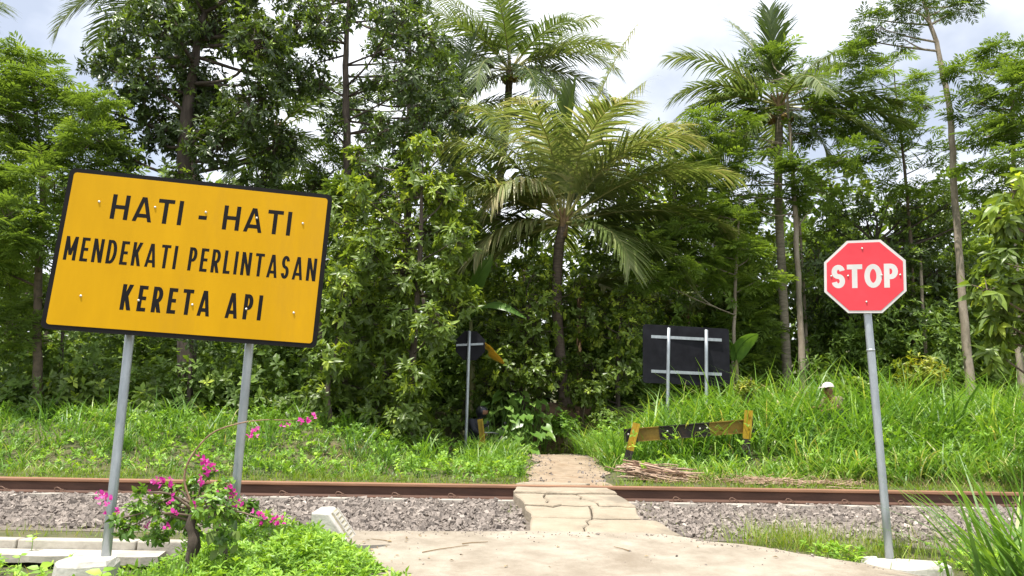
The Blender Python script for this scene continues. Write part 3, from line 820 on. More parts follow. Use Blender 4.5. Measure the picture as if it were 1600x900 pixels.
# backs of the two signs on the far side
fb = plate_frame([at(1005, 506, 15.9), at(1140, 514, 16.2), at(1140, 604, 16.2), at(1004, 598, 15.9)])
c, X, Yv, Z, w, hh = fb
s = thing("warning_sign", "black back of a rectangular sign on two posts beyond the track, above the barrier", "sign", (c[0], 16.0, 1.3))
Acc().add(*plate(round_rect(w, hh, 0.06), -0.014, 0.0, fb)).obj("panel", M['sign_back'], s)
for (tx, ty, bx, by) in ((1043.5, 513, 1041, 700), (1102, 516, 1102.5, 700)):
    post(s, atn(bx, by, 16.0) + Z * 0.05, atn(tx, ty, 16.05) + Z * 0.05, 0.037)
for (y0, y1) in ((526, 531.5), (580, 585)):
    p0, p1 = atn(1017, y0, 15.95) + Z * 0.012, atn(1127, y1, 16.15) + Z * 0.012
    V, F = box((0, 0, 0), (np.linalg.norm(p1 - p0), 0.062, 0.022))
    X2 = unit(p1 - p0); Y2 = np.cross(Z, X2)
    Acc().add((p0 + p1) / 2 + V[:, :1] * X2 + V[:, 1:2] * Y2 + V[:, 2:3] * Z, F).obj("crossbar", M['galv'], s)
fo = oct_frame(735, 540, 16.0, math.radians(-4), 0, 0.62)
c, X, Yv, Z, w, hh = fo
s = thing("stop_sign", "black back of an octagonal sign on a single post beyond the track", "sign", (c[0], 16.0, 1.25))
Acc().add(*plate(octagon(.62), -0.012, 0.0, fo)).obj("panel", M['sign_back'], s)
post(s, atn(727, 716, 16.0) + Z * 0.06, atn(733.5, 518, 16.0) + Z * 0.06, 0.034)
p0, p1 = atn(713, 539.5, 16.0) + Z * 0.013, atn(755, 537.5, 16.0) + Z * 0.013
V, F = box((0, 0, 0), (np.linalg.norm(p1 - p0), 0.045, 0.024)); X2 = unit(p1 - p0); Y2 = np.cross(Z, X2)
Acc().add((p0 + p1) / 2 + V[:, :1] * X2 + V[:, 1:2] * Y2 + V[:, 2:3] * Z, F).obj("crossbar", M['galv'], s)

# ------------------------------------------------------------------ barrier of old rail and channel iron
def painted_post(parent, p0, p1, split, r, m_lo, m_hi):
    p0, p1 = np.array(p0), np.array(p1); pm = p0 + (p1 - p0) * split
    ax = unit(p1 - p0); sd = unit(np.cross(ax, [0, 1, 0])); fw = np.cross(sd, ax)
    out = None
    for a_, b_, m_ in ((p0, pm, m_lo), (pm, p1, m_hi)):
        # L-shaped angle iron
        L_ = np.array([(-r, -r), (r, -r), (r, -r * .5), (-r * .5, -r * .5), (-r * .5, r), (-r, r)])
        V = np.vstack([a_ + L_[:, :1] * sd - L_[:, 1:] * fw, b_ + L_[:, :1] * sd - L_[:, 1:] * fw])
        F = [[0, 1, 2, 3, 4, 5], [11, 10, 9, 8, 7, 6]] + [[q, 6 + q, 6 + (q + 1) % 6, (q + 1) % 6] for q in range(6)]
        out = Acc().add(V, F).obj("post_lower" if m_ is m_lo else "post_upper", m_, parent)
    return out
bY = 13.0
s = thing("barrier", "leaning yellow and black barrier of two iron posts and a sloping beam", "barrier", (at(1070, 720, bY).x, bY, 1.05))
painted_post(s, at(976, 735, bY), at(995, 661, bY), .42, 0.055, M['paint_black'], M['paint_yellow'])
painted_post(s, at(1163, 735, bY), at(1170, 641, bY), .52, 0.055, M['paint_black'], M['paint_yellow'])
e0, e1 = atn(975, 681, bY + .13), atn(1177, 665, bY + .13)
ax = unit(e1 - e0); ln = np.linalg.norm(e1 - e0); upv = unit(np.cross(np.cross(ax, [0, 0, 1.0]), ax)); ot = np.cross(ax, upv)
chan = np.array([(-.115, 0), (-.115, .07), (-.10, .07), (-.10, .014), (.10, .014), (.10, .07), (.115, .07), (.115, 0)])
for t0, t1, m_ in ((0, .10, 'paint_black'), (.10, .27, 'paint_olive'), (.27, .66, 'paint_black'), (.66, .94, 'paint_olive'), (.94, 1.0, 'paint_black')):
    V = np.vstack([e0 + ax * ln * t + chan[:, :1] * upv + chan[:, 1:] * ot for t in (t0, t1)])
    q8 = len(chan)
    F = [[0, 1, 2, 3, 4, 5, 6, 7][::-1], [8 + q for q in range(8)]] + [[q, (q + 1) % q8, q8 + (q + 1) % q8, q8 + q] for q in range(q8)]
    Acc().add(V, F).obj("beam", M[m_], s)
V0, F0 = dome(0.018, 0.012)
for t in (.03, .33, .58, .635):
    p = e0 + ax * ln * t + upv * 0.02 + ot * 0.072
    Acc().add(p + V0[:, :1] * ax + V0[:, 1:2] * upv + V0[:, 2:3] * ot, F0).obj("bolt", M['bolt'], s)
s = thing("marker_post", "leaning yellow iron post standing in front of the motorcycle", "post", (at(756, 705, 15.3).x, 15.3, 1.2))
painted_post(s, at(757.5, 716, 15.3), at(750, 655, 15.3), .32, 0.055, M['paint_black'], M['paint_yellow'])

# ------------------------------------------------------------------ white concrete marker with a raised panel
def hexa(P8): return np.array(P8, float), np.array([[0, 3, 2, 1], [4, 5, 6, 7], [0, 1, 5, 4], [1, 2, 6, 5], [2, 3, 7, 6], [3, 0, 4, 7]])
mY = 6.15
q = lambda px, py, Y: at(px, py, Y)
TLf, TRf, BRf, BLf = q(486, 801, mY), q(513, 802, mY), q(553, 862, mY), q(484, 862, mY)
TLb, TRb, BRb, BLb = q(502, 791, mY + .24), q(524, 791, mY + .24), q(563, 850, mY + .24), q(499, 855, mY + .24)
s = thing("concrete_marker", "small white concrete marker with one sloping side in the weeds beside the ballast", "marker", (BLf.x + .15, mY + .1, BLf.z))
V, F = hexa([BLf, BRf, BRb, BLb, TLf, TRf, TRb, TLb])
body = Acc().add(V, F).obj("body", M['white_concrete'], s)
bv = body.modifiers.new("bevel", 'BEVEL'); bv.width = 0.014; bv.segments = 3
nrm = unit(np.cross(np.array(BRf) - np.array(TRf), np.array(TRb) - np.array(TRf)))
if nrm[0] < 0: nrm = -nrm
def on_slope(a_, b_, o_):      # a: down the slope, b: front to back
    p = np.array(TRf) * (1 - a_) * (1 - b_) + np.array(BRf) * a_ * (1 - b_) + np.array(BRb) * a_ * b_ + np.array(TRb) * (1 - a_) * b_
    return p + nrm * o_
def slope_bar(a0, a1, b0, b1, o0, o1, name, mat):
    V, F = hexa([on_slope(a0, b0, o0), on_slope(a1, b0, o0), on_slope(a1, b1, o0), on_slope(a0, b1, o0), on_slope(a0, b0, o1), on_slope(a1, b0, o1), on_slope(a1, b1, o1), on_slope(a0, b1, o1)])
    Acc().add(V, F).obj(name, mat, s)
M['marker_panel'] = solid_mat("marker_panel", (0.36, 0.32, 0.22), (0.46, 0.42, 0.31), 20, 0.9, bump=0.3)
slope_bar(.05, .93, .22, .92, -0.004, 0.012, "panel", M['marker_panel'])
slope_bar(.05, .93, .22, .28, 0.0125, 0.02, "panel_rim", M['white_concrete'])
slope_bar(.05, .93, .86, .92, 0.0125, 0.02, "panel_rim", M['white_concrete'])
for k_ in range(8):
    a0 = .09 + k_ * .105
    slope_bar(a0, a0 + .045, .34, .80, 0.0125, 0.018, "raised_figure", M['white_concrete'])

# ------------------------------------------------------------------ concrete kerb and ledge at the left
kz = at(80, 861, 6.0).z
s = thing("concrete_kerb", "stepped concrete kerb and broken ledge running left behind the yellow board's post", "kerb", (-3.5, 6.0, kz - .1))
xk = [-7.9, -6.3, -4.95, -3.78, -2.86, -2.35]
for a_, b_ in zip(xk[:-1], xk[1:]):
    V, F = box(((a_ + b_) / 2, 6.16, kz - 0.035), (b_ - a_ - 0.012, 0.13, 0.21))
    o = Acc().add(V, F).obj("kerb_stone", M['kerb'], s)
    bv = o.modifiers.new("bevel", 'BEVEL'); bv.width = 0.012; bv.segments = 2
fr_edge = jag((-7.9, 5.76), (-2.55, 5.80), 46, 0.022, 31)
P = np.vstack([fr_edge, [[-2.62, 6.085], [-7.9, 6.085]]])
V, F = prism(P, kz - 0.055 + rng.normal(0, .008, len(P)), kz + rng.normal(0, .002, len(P)))
Acc().add(V, F).obj("ledge", M['kerb'], s)

# ------------------------------------------------------------------ pile of cut sticks, scattered dry stalks
pc = at(1030, 737, 11.6)
s = thing("stick_pile", "heap of cut dry sticks lying in front of the barrier's near end", "stick pile", (pc.x, 11.6, hz(pc.x, 11.6)))
for k_ in range(95):
    lvl = rng.uniform(0, 1) ** 1.3
    ln = rng.uniform(.55, 1.05)
    cx = pc.x + rng.normal(0, .13); cy = 11.6 + rng.normal(0, .16) * (1 - .5 * lvl); cz = hz(cx, cy) + 0.02 + lvl * 0.24 * math.exp(-((cx - pc.x + .12) / .42) ** 2)
    az = rng.normal(0, .16); tl = rng.normal(-.10, .08)
    d = np.array([math.cos(az) * math.cos(tl), math.sin(az), math.sin(tl)])
    P = smooth_path([np.array([cx, cy, cz]) + d * ln * t + np.array([0, 0, rng.normal(0, .012)]) for t in (-.5, -.1, .25, .5)], 5)
    P[:, 2] = np.maximum(P[:, 2], [hz(p[0], p[1]) + .01 for p in P])
    Acc().add(*tube(P, [rng.uniform(.008, .016), rng.uniform(.005, .010)], 5), rnd=rng.uniform(0, 1)).obj("stick", M['stick'], s)
A = Acc()
for k_ in range(240):
    u = rng.choice([.1, .25, .5, .85]) + rng.normal(0, .06)
    cx = 3.35 + 1.7 * u + rng.normal(0, .12); cy = 11.35 + rng.normal(0, .17)
    az = rng.normal(0, .45); ln = rng.uniform(.15, .6)
    d = np.array([math.cos(az), math.sin(az), 0])
    P = np.array([np.array([cx, cy, 0]) + d * ln * t for t in (-.5, 0, .5)])
    P[:, 2] = [hz(p[0], p[1]) + .02 + abs(rng.normal(0, .035)) for p in P]
    A.add(*tube(P, [.006, .004], 4), rnd=rng.uniform(.2, 1))
tag(A.obj("dry_stalks", M['stick']), "scattered dry stalks littering the foot of the grass bank behind the rail", "dry stalks", kind="stuff")

# ------------------------------------------------------------------ people and the motorcycle
def skin_mesh(name, verts, edges, radii, mat, parent=None, sub=2, root=0):
    me = bpy.data.meshes.new(name)
    me.from_pydata([tuple(v) for v in verts], edges, [])
    o = bpy.data.objects.new(name, me); COL.objects.link(o)
    o.modifiers.new("skin", 'SKIN')
    ss = o.modifiers.new("sub", 'SUBSURF'); ss.levels = sub; ss.render_levels = sub
    lay = me.skin_vertices[0].data if me.skin_vertices else None
    for i_, r_ in enumerate(radii):
        lay[i_].radius = (r_, r_) if np.isscalar(r_) else r_
        lay[i_].use_root = (i_ == root)
    dg = bpy.context.evaluated_depsgraph_get()
    m2 = bpy.data.meshes.new_from_object(o.evaluated_get(dg))
    COL.objects.unlink(o); bpy.data.objects.remove(o)
    for p in m2.polygons: p.use_smooth = True
    m2.materials.clear(); m2.materials.append(mat)
    m2.name = name
    return link(name, m2, parent)

M['skin'] = solid_mat("skin", (0.20, 0.095, 0.055), (0.25, 0.12, 0.07), 14, 0.55)
M['cap'] = solid_mat("white_cap", (0.62, 0.54, 0.54), (0.70, 0.62, 0.62), 20, 0.9)
M['shirt'] = solid_mat("faded_olive_shirt", (0.16, 0.14, 0.08), (0.22, 0.19, 0.11), 12, 0.95)
M['jeans'] = solid_mat("blue_trousers", (0.05, 0.09, 0.16), (0.08, 0.13, 0.22), 12, 0.95)
M['scarf'] = solid_mat("red_collar", (0.30, 0.035, 0.03), (0.38, 0.05, 0.04), 15, 0.9)
M['bike_black'] = solid_mat("bike_black_plastic", (0.014, 0.014, 0.017), (0.024, 0.024, 0.028), 6, 0.32)
M['helmet'] = solid_mat("helmet_shell", (0.016, 0.017, 0.024), (0.026, 0.027, 0.036), 6, 0.3)
M['bike_red'] = solid_mat("bike_red", (0.20, 0.02, 0.015), (0.26, 0.03, 0.02), 6, 0.35)
M['bike_grey'] = solid_mat("bike_grey_panel", (0.13, 0.14, 0.17), (0.19, 0.20, 0.24), 6, 0.35)
M['rubber'] = solid_mat("tyre_rubber", (0.012, 0.012, 0.012), (0.02, 0.02, 0.02), 30, 0.85)
M['lamp_glass'] = solid_mat("lamp_glass", (0.55, 0.50, 0.36), (0.65, 0.60, 0.45), 10, 0.12)
M['jacket'] = solid_mat("dark_jacket", (0.020, 0.022, 0.030), (0.036, 0.039, 0.050), 10, 0.8)
M['chrome'] = solid_mat("bike_metal", (0.30, 0.30, 0.31), (0.40, 0.40, 0.41), 10, 0.35, 0.8)

# person in the tall grass; p = local frame: f forward (towards the left of the picture), l sideways
ph = atn(1300, 612, 14.4)
gz = hz(ph[0], 14.4)
H = ph[2] - gz                       # height of the eyes above the ground here
f = unit(np.array([-0.92, -0.38, 0])); l = np.array([-f[1], f[0], 0]); U = np.array([0, 0, 1.0])
hip = np.array([ph[0] + .06, 14.45, gz + H * .56])
def loc(a_, b_, z_): return hip + f * a_ + l * b_ + U * z_
k = H / 1.5
V = [loc(0, 0, 0), loc(.03, 0, .18 * k), loc(.06, 0, .36 * k), loc(.09, 0, .47 * k), loc(.115, 0, .545 * k),          # pelvis waist chest neck base, neck
     loc(.13, 0, .625 * k), loc(.145, 0, .72 * k), loc(.135, 0, .775 * k),                                       # head
     loc(.06, .17, .41 * k), loc(.12, .21, .16 * k), loc(.34, .17, .06 * k), loc(.42, .16, .06 * k),             # arm
     loc(.06, -.17, .41 * k), loc(.14, -.21, .17 * k), loc(.36, -.13, .14 * k), loc(.44, -.12, .15 * k),
     loc(0, .10, -.06), loc(.05, .11, -.40 * k), loc(-.02, .11, -.80 * k), loc(.02, .11, -(H * .56) + .05), loc(.15, .12, -(H * .56) + .03),
     loc(0, -.10, -.06), loc(.06, -.11, -.40 * k), loc(.02, -.11, -.80 * k), loc(.05, -.11, -(H * .56) + .05), loc(.18, -.12, -(H * .56) + .03)]
E = [(0, 1), (1, 2), (2, 3), (3, 4), (4, 5), (5, 6), (6, 7), (2, 8), (8, 9), (9, 10), (10, 11), (2, 12), (12, 13), (13, 14), (14, 15), (0, 16), (16, 17), (17, 18), (18, 19), (19, 20), (0, 21), (21, 22), (22, 23), (23, 24), (24, 25)]
R_ = [.14, .13, .135, .075, .05, .075, .095, .07, .065, .045, .034, .03, .065, .045, .034, .03, .095, .075, .052, .042, .035, .095, .075, .052, .042, .035]
s = thing("person", "person in a white cap half hidden in the tall grass on the bank", "person", (hip[0], hip[1], gz))
skin_mesh("body", V, E, R_, M['skin'], s)
skin_mesh("shirt", [V[0] + U * .02, V[1], V[2], V[3] - U * .03, V[8], V[9], V[12], V[13]], [(0, 1), (1, 2), (2, 3), (2, 4), (4, 5), (2, 6), (6, 7)], [.155, .148, .152, .085, .078, .058, .078, .058], M['shirt'], s)
skin_mesh("trousers", [V[0], V[16], V[17], V[18], V[19] + U * .06, V[21], V[22], V[23], V[24] + U * .06], [(0, 1), (1, 2), (2, 3), (3, 4), (0, 5), (5, 6), (6, 7), (7, 8)], [.15, .105, .086, .066, .058, .105, .086, .066, .058], M['jeans'], s)
skin_mesh("collar", [V[3] - U * .01, V[4]], [(0, 1)], [.082, .062], M['scarf'], s, 2)
hc = V[6] + U * 0.035
ring = []
A = Acc()
rows = 7
for i_ in range(rows):
    t = math.pi / 2 * i_ / (rows - 1)
    for j_ in range(16):
        a_ = 2 * math.pi * j_ / 16
        ring.append(hc + f * .118 * math.cos(t) * math.cos(a_) + l * .105 * math.cos(t) * math.sin(a_) + U * (.10 * math.sin(t) + .01))
Fc = [[i_ * 16 + j_, i_ * 16 + (j_ + 1) % 16, (i_ + 1) * 16 + (j_ + 1) % 16, (i_ + 1) * 16 + j_] for i_ in range(rows - 1) for j_ in range(16)]
A.add(ring, Fc)
cap = A.obj("cap", M['cap'], s, True)
A = Acc()
pk = []
for zz in (0.0, -.008):
    for j_ in range(9):
        a_ = math.radians(-62 + 124 * j_ / 8)
        pk.append(hc + f * .112 * math.cos(a_) + l * .102 * math.sin(a_) + U * (.02 + zz))
    for j_ in range(9):
        a_ = math.radians(-62 + 124 * j_ / 8)
        pk.append(hc + f * (.085 + .13 * math.cos(a_)) + l * .105 * math.sin(a_) + U * (.0 + zz))
Fk = [[j_, j_ + 1, 10 + j_, 9 + j_] for j_ in range(8)] + [[18 + j_, 27 + j_, 28 + j_, 19 + j_] for j_ in range(8)] + [[9 + j_, 10 + j_, 28 + j_, 27 + j_] for j_ in range(8)]
A.add(pk, Fk).obj("peak", M['cap'], cap)
# small features of the face
eye = V[6] + f * .088
for sg in (-1, 1):
    Vd, Fd = dome(.011, .006)
    Acc().add(eye + l * sg * .034 + U * .0 + Vd[:, :1] * l + Vd[:, 1:2] * U + Vd[:, 2:3] * f, Fd).obj("eye", M['black'], s)
Acc().add(*tube(np.array([eye + U * .005 + f * .004, eye + f * .022 - U * .03, eye + f * .004 - U * .042]), [.008, .014, .008], 6)).obj("nose", M['skin'], s, True)
Acc().add(*tube(np.array([eye - U * .065 - l * .025, eye - U * .068 + f * .006, eye - U * .065 + l * .025]), .006, 5)).obj("mouth", M['scarf'], s, True)
for sg, wr in ((1, V[11]), (-1, V[15])):      # five curled fingers on each hand
    for q_ in range(5):
        b0 = wr + l * (-.026 + .013 * q_) + (l * -sg * .02 if q_ == 4 else 0)
        P = [b0, b0 + f * (.045 - .012 * (q_ == 4)), b0 + f * .065 - U * .025, b0 + f * .05 - U * .05]
        Acc().add(*tube(smooth_path(P, 7), [.009, .006], 6)).obj("finger", M['skin'], s, True)

# motorcycle and rider, behind the yellow post
hp = atn(748, 645, 16.9)
mx0, my0 = hp[0] + .12, 16.95
gz = hz(mx0, my0)
f = unit(np.array([0.80, -0.60, 0])); l = np.array([-f[1], f[0], 0])
o0 = np.array([mx0, my0, gz])
def ml(a_, b_, z_): return o0 + f * a_ + l * b_ + U * z_
s = thing("motorcycle", "dark motorcycle half hidden by grass where the path bends", "motorcycle", tuple(o0))
for wx, nm in ((.62, "front_wheel"), (-.62, "rear_wheel")):
    ang = np.linspace(0, 2 * math.pi, 29)
    P = np.array([ml(wx + .25 * math.cos(t), 0, .29 + .25 * math.sin(t)) for t in ang])
    wv, wf = tube(P, .045, 8, False)
    wh = Acc().add(wv, wf).obj(nm, M['rubber'], s, True)
    P2 = np.array([ml(wx + .205 * math.cos(t), 0, .29 + .205 * math.sin(t)) for t in ang])
    rim = Acc().add(*tube(P2, .018, 6, False))
    for t in np.linspace(0, 2 * math.pi, 6)[:-1]:
        rim.add(*tube(np.array([ml(wx, 0, .29), ml(wx + .2 * math.cos(t), 0, .29 + .2 * math.sin(t))]), .016, 5))
    rim.obj("rim", M['chrome'], wh, True)
skin_mesh("body", [ml(-.75, 0, .72), ml(-.35, 0, .62), ml(0, 0, .50), ml(.25, 0, .60), ml(.42, 0, .84)], [(0, 1), (1, 2), (2, 3), (3, 4)], [.09, .13, .13, .12, .13], M['bike_black'], s)
skin_mesh("front_shield", [ml(.50, 0, .48), ml(.47, 0, .70), ml(.42, 0, .90)], [(0, 1), (1, 2)], [(.10, .08), (.16, .07), (.13, .06)], M['bike_grey'], s)
skin_mesh("front_mudguard", [ml(.38, 0, .50), ml(.60, 0, .60), ml(.84, 0, .46)], [(0, 1), (1, 2)], [.05, .07, .04], M['bike_black'], s)
skin_mesh("seat", [ml(-.72, 0, .80), ml(-.35, 0, .78), ml(-.05, 0, .72)], [(0, 1), (1, 2)], [(.10, .05), (.13, .05), (.11, .05)], M['rubber'], s)
skin_mesh("leg_shield", [ml(.33, .13, .45), ml(.37, .15, .72)], [(0, 1)], [.07, .09], M['bike_red'], s)
Acc().add(*tube(smooth_path([ml(.28, -.36, 1.0), ml(.38, -.15, 1.0), ml(.40, 0, .98), ml(.38, .15, 1.0), ml(.28, .36, 1.0)], 14), .016, 7)).obj("handlebar", M['chrome'], s, True)
for sg in (-1, 1):
    Acc().add(*tube(np.array([ml(.33, sg * .25, 1.01), ml(.36, sg * .30, 1.16)]), .007, 5)).obj("mirror_stalk", M['chrome'], s, True)
    Vd, Fd = dome(.055, .02, 12)
    Acc().add(ml(.36, sg * .31, 1.2) + Vd[:, :1] * l + Vd[:, 1:2] * U + Vd[:, 2:3] * f, Fd).obj("mirror", M['bike_black'], s, True)
    Acc().add(*tube(np.array([ml(.44, sg * .07, .86), ml(.62, sg * .07, .29)]), .025, 8)).obj("fork", M['chrome'], s, True)
Vd, Fd = dome(.085, .05, 14)
Acc().add(ml(.53, 0, .86) + Vd[:, :1] * l + Vd[:, 1:2] * U + Vd[:, 2:3] * f, Fd).obj("headlight", M['lamp_glass'], s, True)
s = thing("person", "person in a black helmet and dark jacket riding the motorcycle", "person", tuple(ml(-.3, 0, .8)))
hipm = ml(-.30, 0, .84)
def rl_(a_, b_, z_): return hipm + f * a_ + l * b_ + U * z_
V = [rl_(0, 0, 0), rl_(.04, 0, .20), rl_(.12, 0, .35), rl_(.17, 0, .43), rl_(.20, 0, .50), rl_(.23, 0, .59),
     rl_(.07, .17, .40), rl_(.26, .26, .18), rl_(.56, .30, .12), rl_(.07, -.17, .40), rl_(.26, -.26, .18), rl_(.56, -.30, .12),
     rl_(.05, .10, -.02), rl_(.40, .18, -.02), rl_(.22, .17, -.42), rl_(.34, .17, -.46), rl_(.05, -.10, -.02), rl_(.40, -.18, -.02), rl_(.22, -.17, -.42), rl_(.34, -.17, -.46)]
E = [(0, 1), (1, 2), (2, 3), (3, 4), (4, 5), (2, 6), (6, 7), (7, 8), (2, 9), (9, 10), (10, 11), (0, 12), (12, 13), (13, 14), (14, 15), (0, 16), (16, 17), (17, 18), (18, 19)]
skin_mesh("body", V, E, [.15, .15, .155, .08, .055, .085, .08, .058, .04, .08, .058, .04, .10, .08, .055, .04, .10, .08, .055, .04], M['jacket'], s)
hm = Acc(); pts = []
for i_ in range(9):
    t = -0.9 + (math.pi / 2 + 0.9) * i_ / 8
    for j_ in range(18):
        a_ = 2 * math.pi * j_ / 18
        pts.append(V[5] + U * .03 + f * .145 * math.cos(t) * math.cos(a_) + l * .13 * math.cos(t) * math.sin(a_) + U * .14 * math.sin(t))
hm.add(pts, [[i_ * 18 + j_, i_ * 18 + (j_ + 1) % 18, (i_ + 1) * 18 + (j_ + 1) % 18, (i_ + 1) * 18 + j_] for i_ in range(8) for j_ in range(18)])
hm.obj("helmet", M['helmet'], s, True)
fc = V[5] + f * .13
fv = []
for i_ in range(5):
    for j_ in range(9):
        a_ = math.radians(-45 + 90 * j_ / 8); t = -0.45 + 0.65 * i_ / 4
        fv.append(V[5] + U * .03 + f * .149 * math.cos(t) * math.cos(a_) + l * .134 * math.cos(t) * math.sin(a_) + U * .144 * math.sin(t))
Acc().add(fv, [[i_ * 9 + j_, i_ * 9 + j_ + 1, (i_ + 1) * 9 + j_ + 1, (i_ + 1) * 9 + j_] for i_ in range(4) for j_ in range(8)]).obj("face", M['skin'], s, True)
for sg, hnd in ((1, V[8]), (-1, V[11])):
    for q_ in range(5):
        b0 = hnd + l * (-.03 + .015 * q_)
        P = [b0, b0 + f * .04 + U * .02, b0 + f * .065 - U * .01, b0 + f * .04 - U * .035]
        Acc().add(*tube(smooth_path(P, 7), [.010, .007], 6)).obj("finger", M['skin'], s, True)

# ------------------------------------------------------------------ vegetation builders
LEAF = {'oval': leaf_t(0.17), 'broad': leaf_t(0.24, 0.06, 0.10, 0.6), 'fine': leaf_fine(0.21), 'narrow': leaf_t(0.12, 0.04, 0.2, 0.5), 'round': leaf_t(0.36, 0.06, 0.08, 0.5)}
FEATHER = feather_t()

def clump_points(c, r, n, flat=1.0, shell=0.35):
    d = unit(rng.normal(0, 1, (n, 3)))
    q = r * (shell + (1 - shell) * rng.uniform(0, 1, n) ** 0.6) * (0.8 + 0.35 * wob(d[:, 0] * 2, d[:, 2] * 2 + c[0], 1.5, c[2]))
    return c + d * q[:, None] * np.array([1, 1.1, flat]), d

def rosettes(A, p, o, k, size, tmpl, bias=0.0, sp=(40, 88), grav=0.2, jitter=0.25, new=0.12):
    """k leaves fanning out round each twig end p that points along o"""
    n = len(p)
    o = unit(o); ref = np.where(np.abs(o[:, 2:]) < .85, [[0, 0, 1.0]], [[1.0, 0, 0]])
    u = unit(np.cross(o, ref)); v = np.cross(o, u)
    az = (np.arange(k)[None] * 2.4 + rng.uniform(0, 6.28, (n, 1)) + rng.normal(0, jitter, (n, k)))
    tl = np.radians(rng.uniform(sp[0], sp[1], (n, k)))
    d = o[:, None] * np.cos(tl)[..., None] + (u[:, None] * np.cos(az)[..., None] + v[:, None] * np.sin(az)[..., None]) * np.sin(tl)[..., None]
    d[..., 2] -= grav
    up = np.repeat(o[:, None], k, 1) + np.array([0, 0, .35]) + rng.normal(0, .18, (n, k, 3))
    base = p[:, None] + o[:, None] * (rng.uniform(-.35, .1, (n, k)) * size)[..., None]
    tone = np.clip(rng.normal(.38, .16, (n, 1)) + rng.normal(0, .12, (n, k)) + bias, 0, 0.86)
    fresh = rng.uniform(0, 1, (n, 1)) < new
    tone = np.where(fresh, rng.uniform(.85, 1.0, (n, k)), tone)
    s = size * np.clip(rng.normal(.95, .28, (n, k)), .4, 1.5) * np.where(fresh, .8, 1)
    R = frames(d.reshape(-1, 3), up.reshape(-1, 3))
    A.add(*scatter(*tmpl, base.reshape(-1, 3), R, s.ravel(), tone.ravel()))

def feathers(A, p, o, k, size, bias=0.0):
    n = len(p)
    az = np.arange(k)[None] * 2.4 + rng.uniform(0, 6.28, (n, 1))
    oh = unit(o * np.array([1, 1, .25]))
    d = oh[:, None] * .75 + np.stack([np.cos(az), np.sin(az), rng.normal(.03, .34, (n, k))], -1)
    up = np.array([0, 0, 1.0]) + rng.normal(0, .34, (n, k, 3))
    tone = np.clip(rng.normal(.45, .18, (n, 1)) + rng.normal(0, .1, (n, k)) + bias, 0, 1)
    base = np.repeat(p[:, None], k, 1) + rng.normal(0, .02, (n, k, 3))
    A.add(*scatter(*FEATHER, base.reshape(-1, 3), frames(d.reshape(-1, 3), up.reshape(-1, 3)), (size * rng.uniform(.7, 1.25, (n, k))).ravel(), tone.ravel()))

def tree(name, label, cat, group, trunk, r0, r1, clumps, kind='oval', n=60, k=9, size=.16, mat='leaf_dark', bark='bark_dark', bias=0.0, flat=1.0, new=.12, depth=.5, twig=.5, limb_r=.5, trunk_name="trunk", crown_name="crown", topbias=0.0, grav=.2, fill=1):
    """trunk: [(px, py, Y)...] from the foot up; clumps: [(px, py, Y, radius in px)...] each a bough of foliage"""
    T = np.array([at(*q) for q in trunk])
    T[0, 2] = hz(T[0, 0], T[0, 1]) - .15
    root = thing(name, label, cat, (T[0, 0], T[0, 1], T[0, 2] + .15), group)
    P = smooth_path(T, max(10, 6 * len(T)))
    P[1:-1, :2] += rng.normal(0, r0 * .10, (len(P) - 2, 2))
    W = Acc()
    W.add(*tube(P, [r0 * 1.35, r0, r0 * .9, (r0 + r1) / 2, r1], 10, rough=.06))
    Lf = Acc()
    ys_ = [c_[1] for c_ in clumps]; ylo, yhi = min(ys_), max(ys_)
    full = []
    for (px, py, Y, rp) in clumps:
        full.append((px, py, Y, rp * (1.1 if kind != 'feather' else 1.3)))
        for q_ in range(fill if kind != 'feather' else 0):
            full.append((px + rng.normal(0, .75) * rp, py + rng.normal(0, .65) * rp, Y + rng.uniform(.2, 1.3), rp * rng.uniform(.6, .95)))
    for (px, py, Y, rp) in full:
        Y = Y + rng.normal(0, depth)
        c_ = atn(px, py, Y); r = rp / FPX * Y
        # a bough leaves the trunk below the clump
        cand = P[:, 2] < c_[2] - .15
        i_ = np.where(cand)[0]
        j_ = i_[np.argmin(np.linalg.norm(P[i_] - c_, axis=1) + rng.uniform(0, .5, len(i_)))] if len(i_) else 1
        s_ = P[j_]
        mid = s_ * .5 + c_ * .5 + rng.normal(0, .12, 3) * r + np.array([0, 0, -.12 * r])
        rb = max(r1 * .8, .018) * limb_r * 1.6
        W.add(*tube(smooth_path([s_, mid, c_], 8), [rb * 1.3, rb * .45], 6, rough=.05))
        m = max(6, int(n * (1.15 if kind != 'feather' else .5) * (rp / 50.0) ** 2 * rng.uniform(.85, 1.15)))
        p, d = clump_points(c_, r, m, flat)
        o = unit(d * np.array([1, 1, .8]) + np.array([0, 0, .45]) + rng.normal(0, .25, (m, 3)))
        t_ = rng.uniform(0, 1, m) < twig
        if t_.any():
            aa = c_ + (p[t_] - c_) * rng.uniform(0, .4, (t_.sum(), 1)) + rng.normal(0, .1 * r, (t_.sum(), 3))
            W.add(*sticks(aa, p[t_], .011, .005))
        tb = bias + topbias * (1 - (py - ylo) / max(1, yhi - ylo)) ** 2
        if kind == 'feather':
            feathers(Lf, p, o, k, size, tb)
        else:
            rosettes(Lf, p, o, k, size, LEAF[kind], tb, new=new * (1 + 2.5 * (py < ylo + .35 * (yhi - ylo))), grav=grav)
    W.obj(trunk_name, M[bark], root, True)
    Lf.obj(crown_name, M[mat], root, False)
    return root

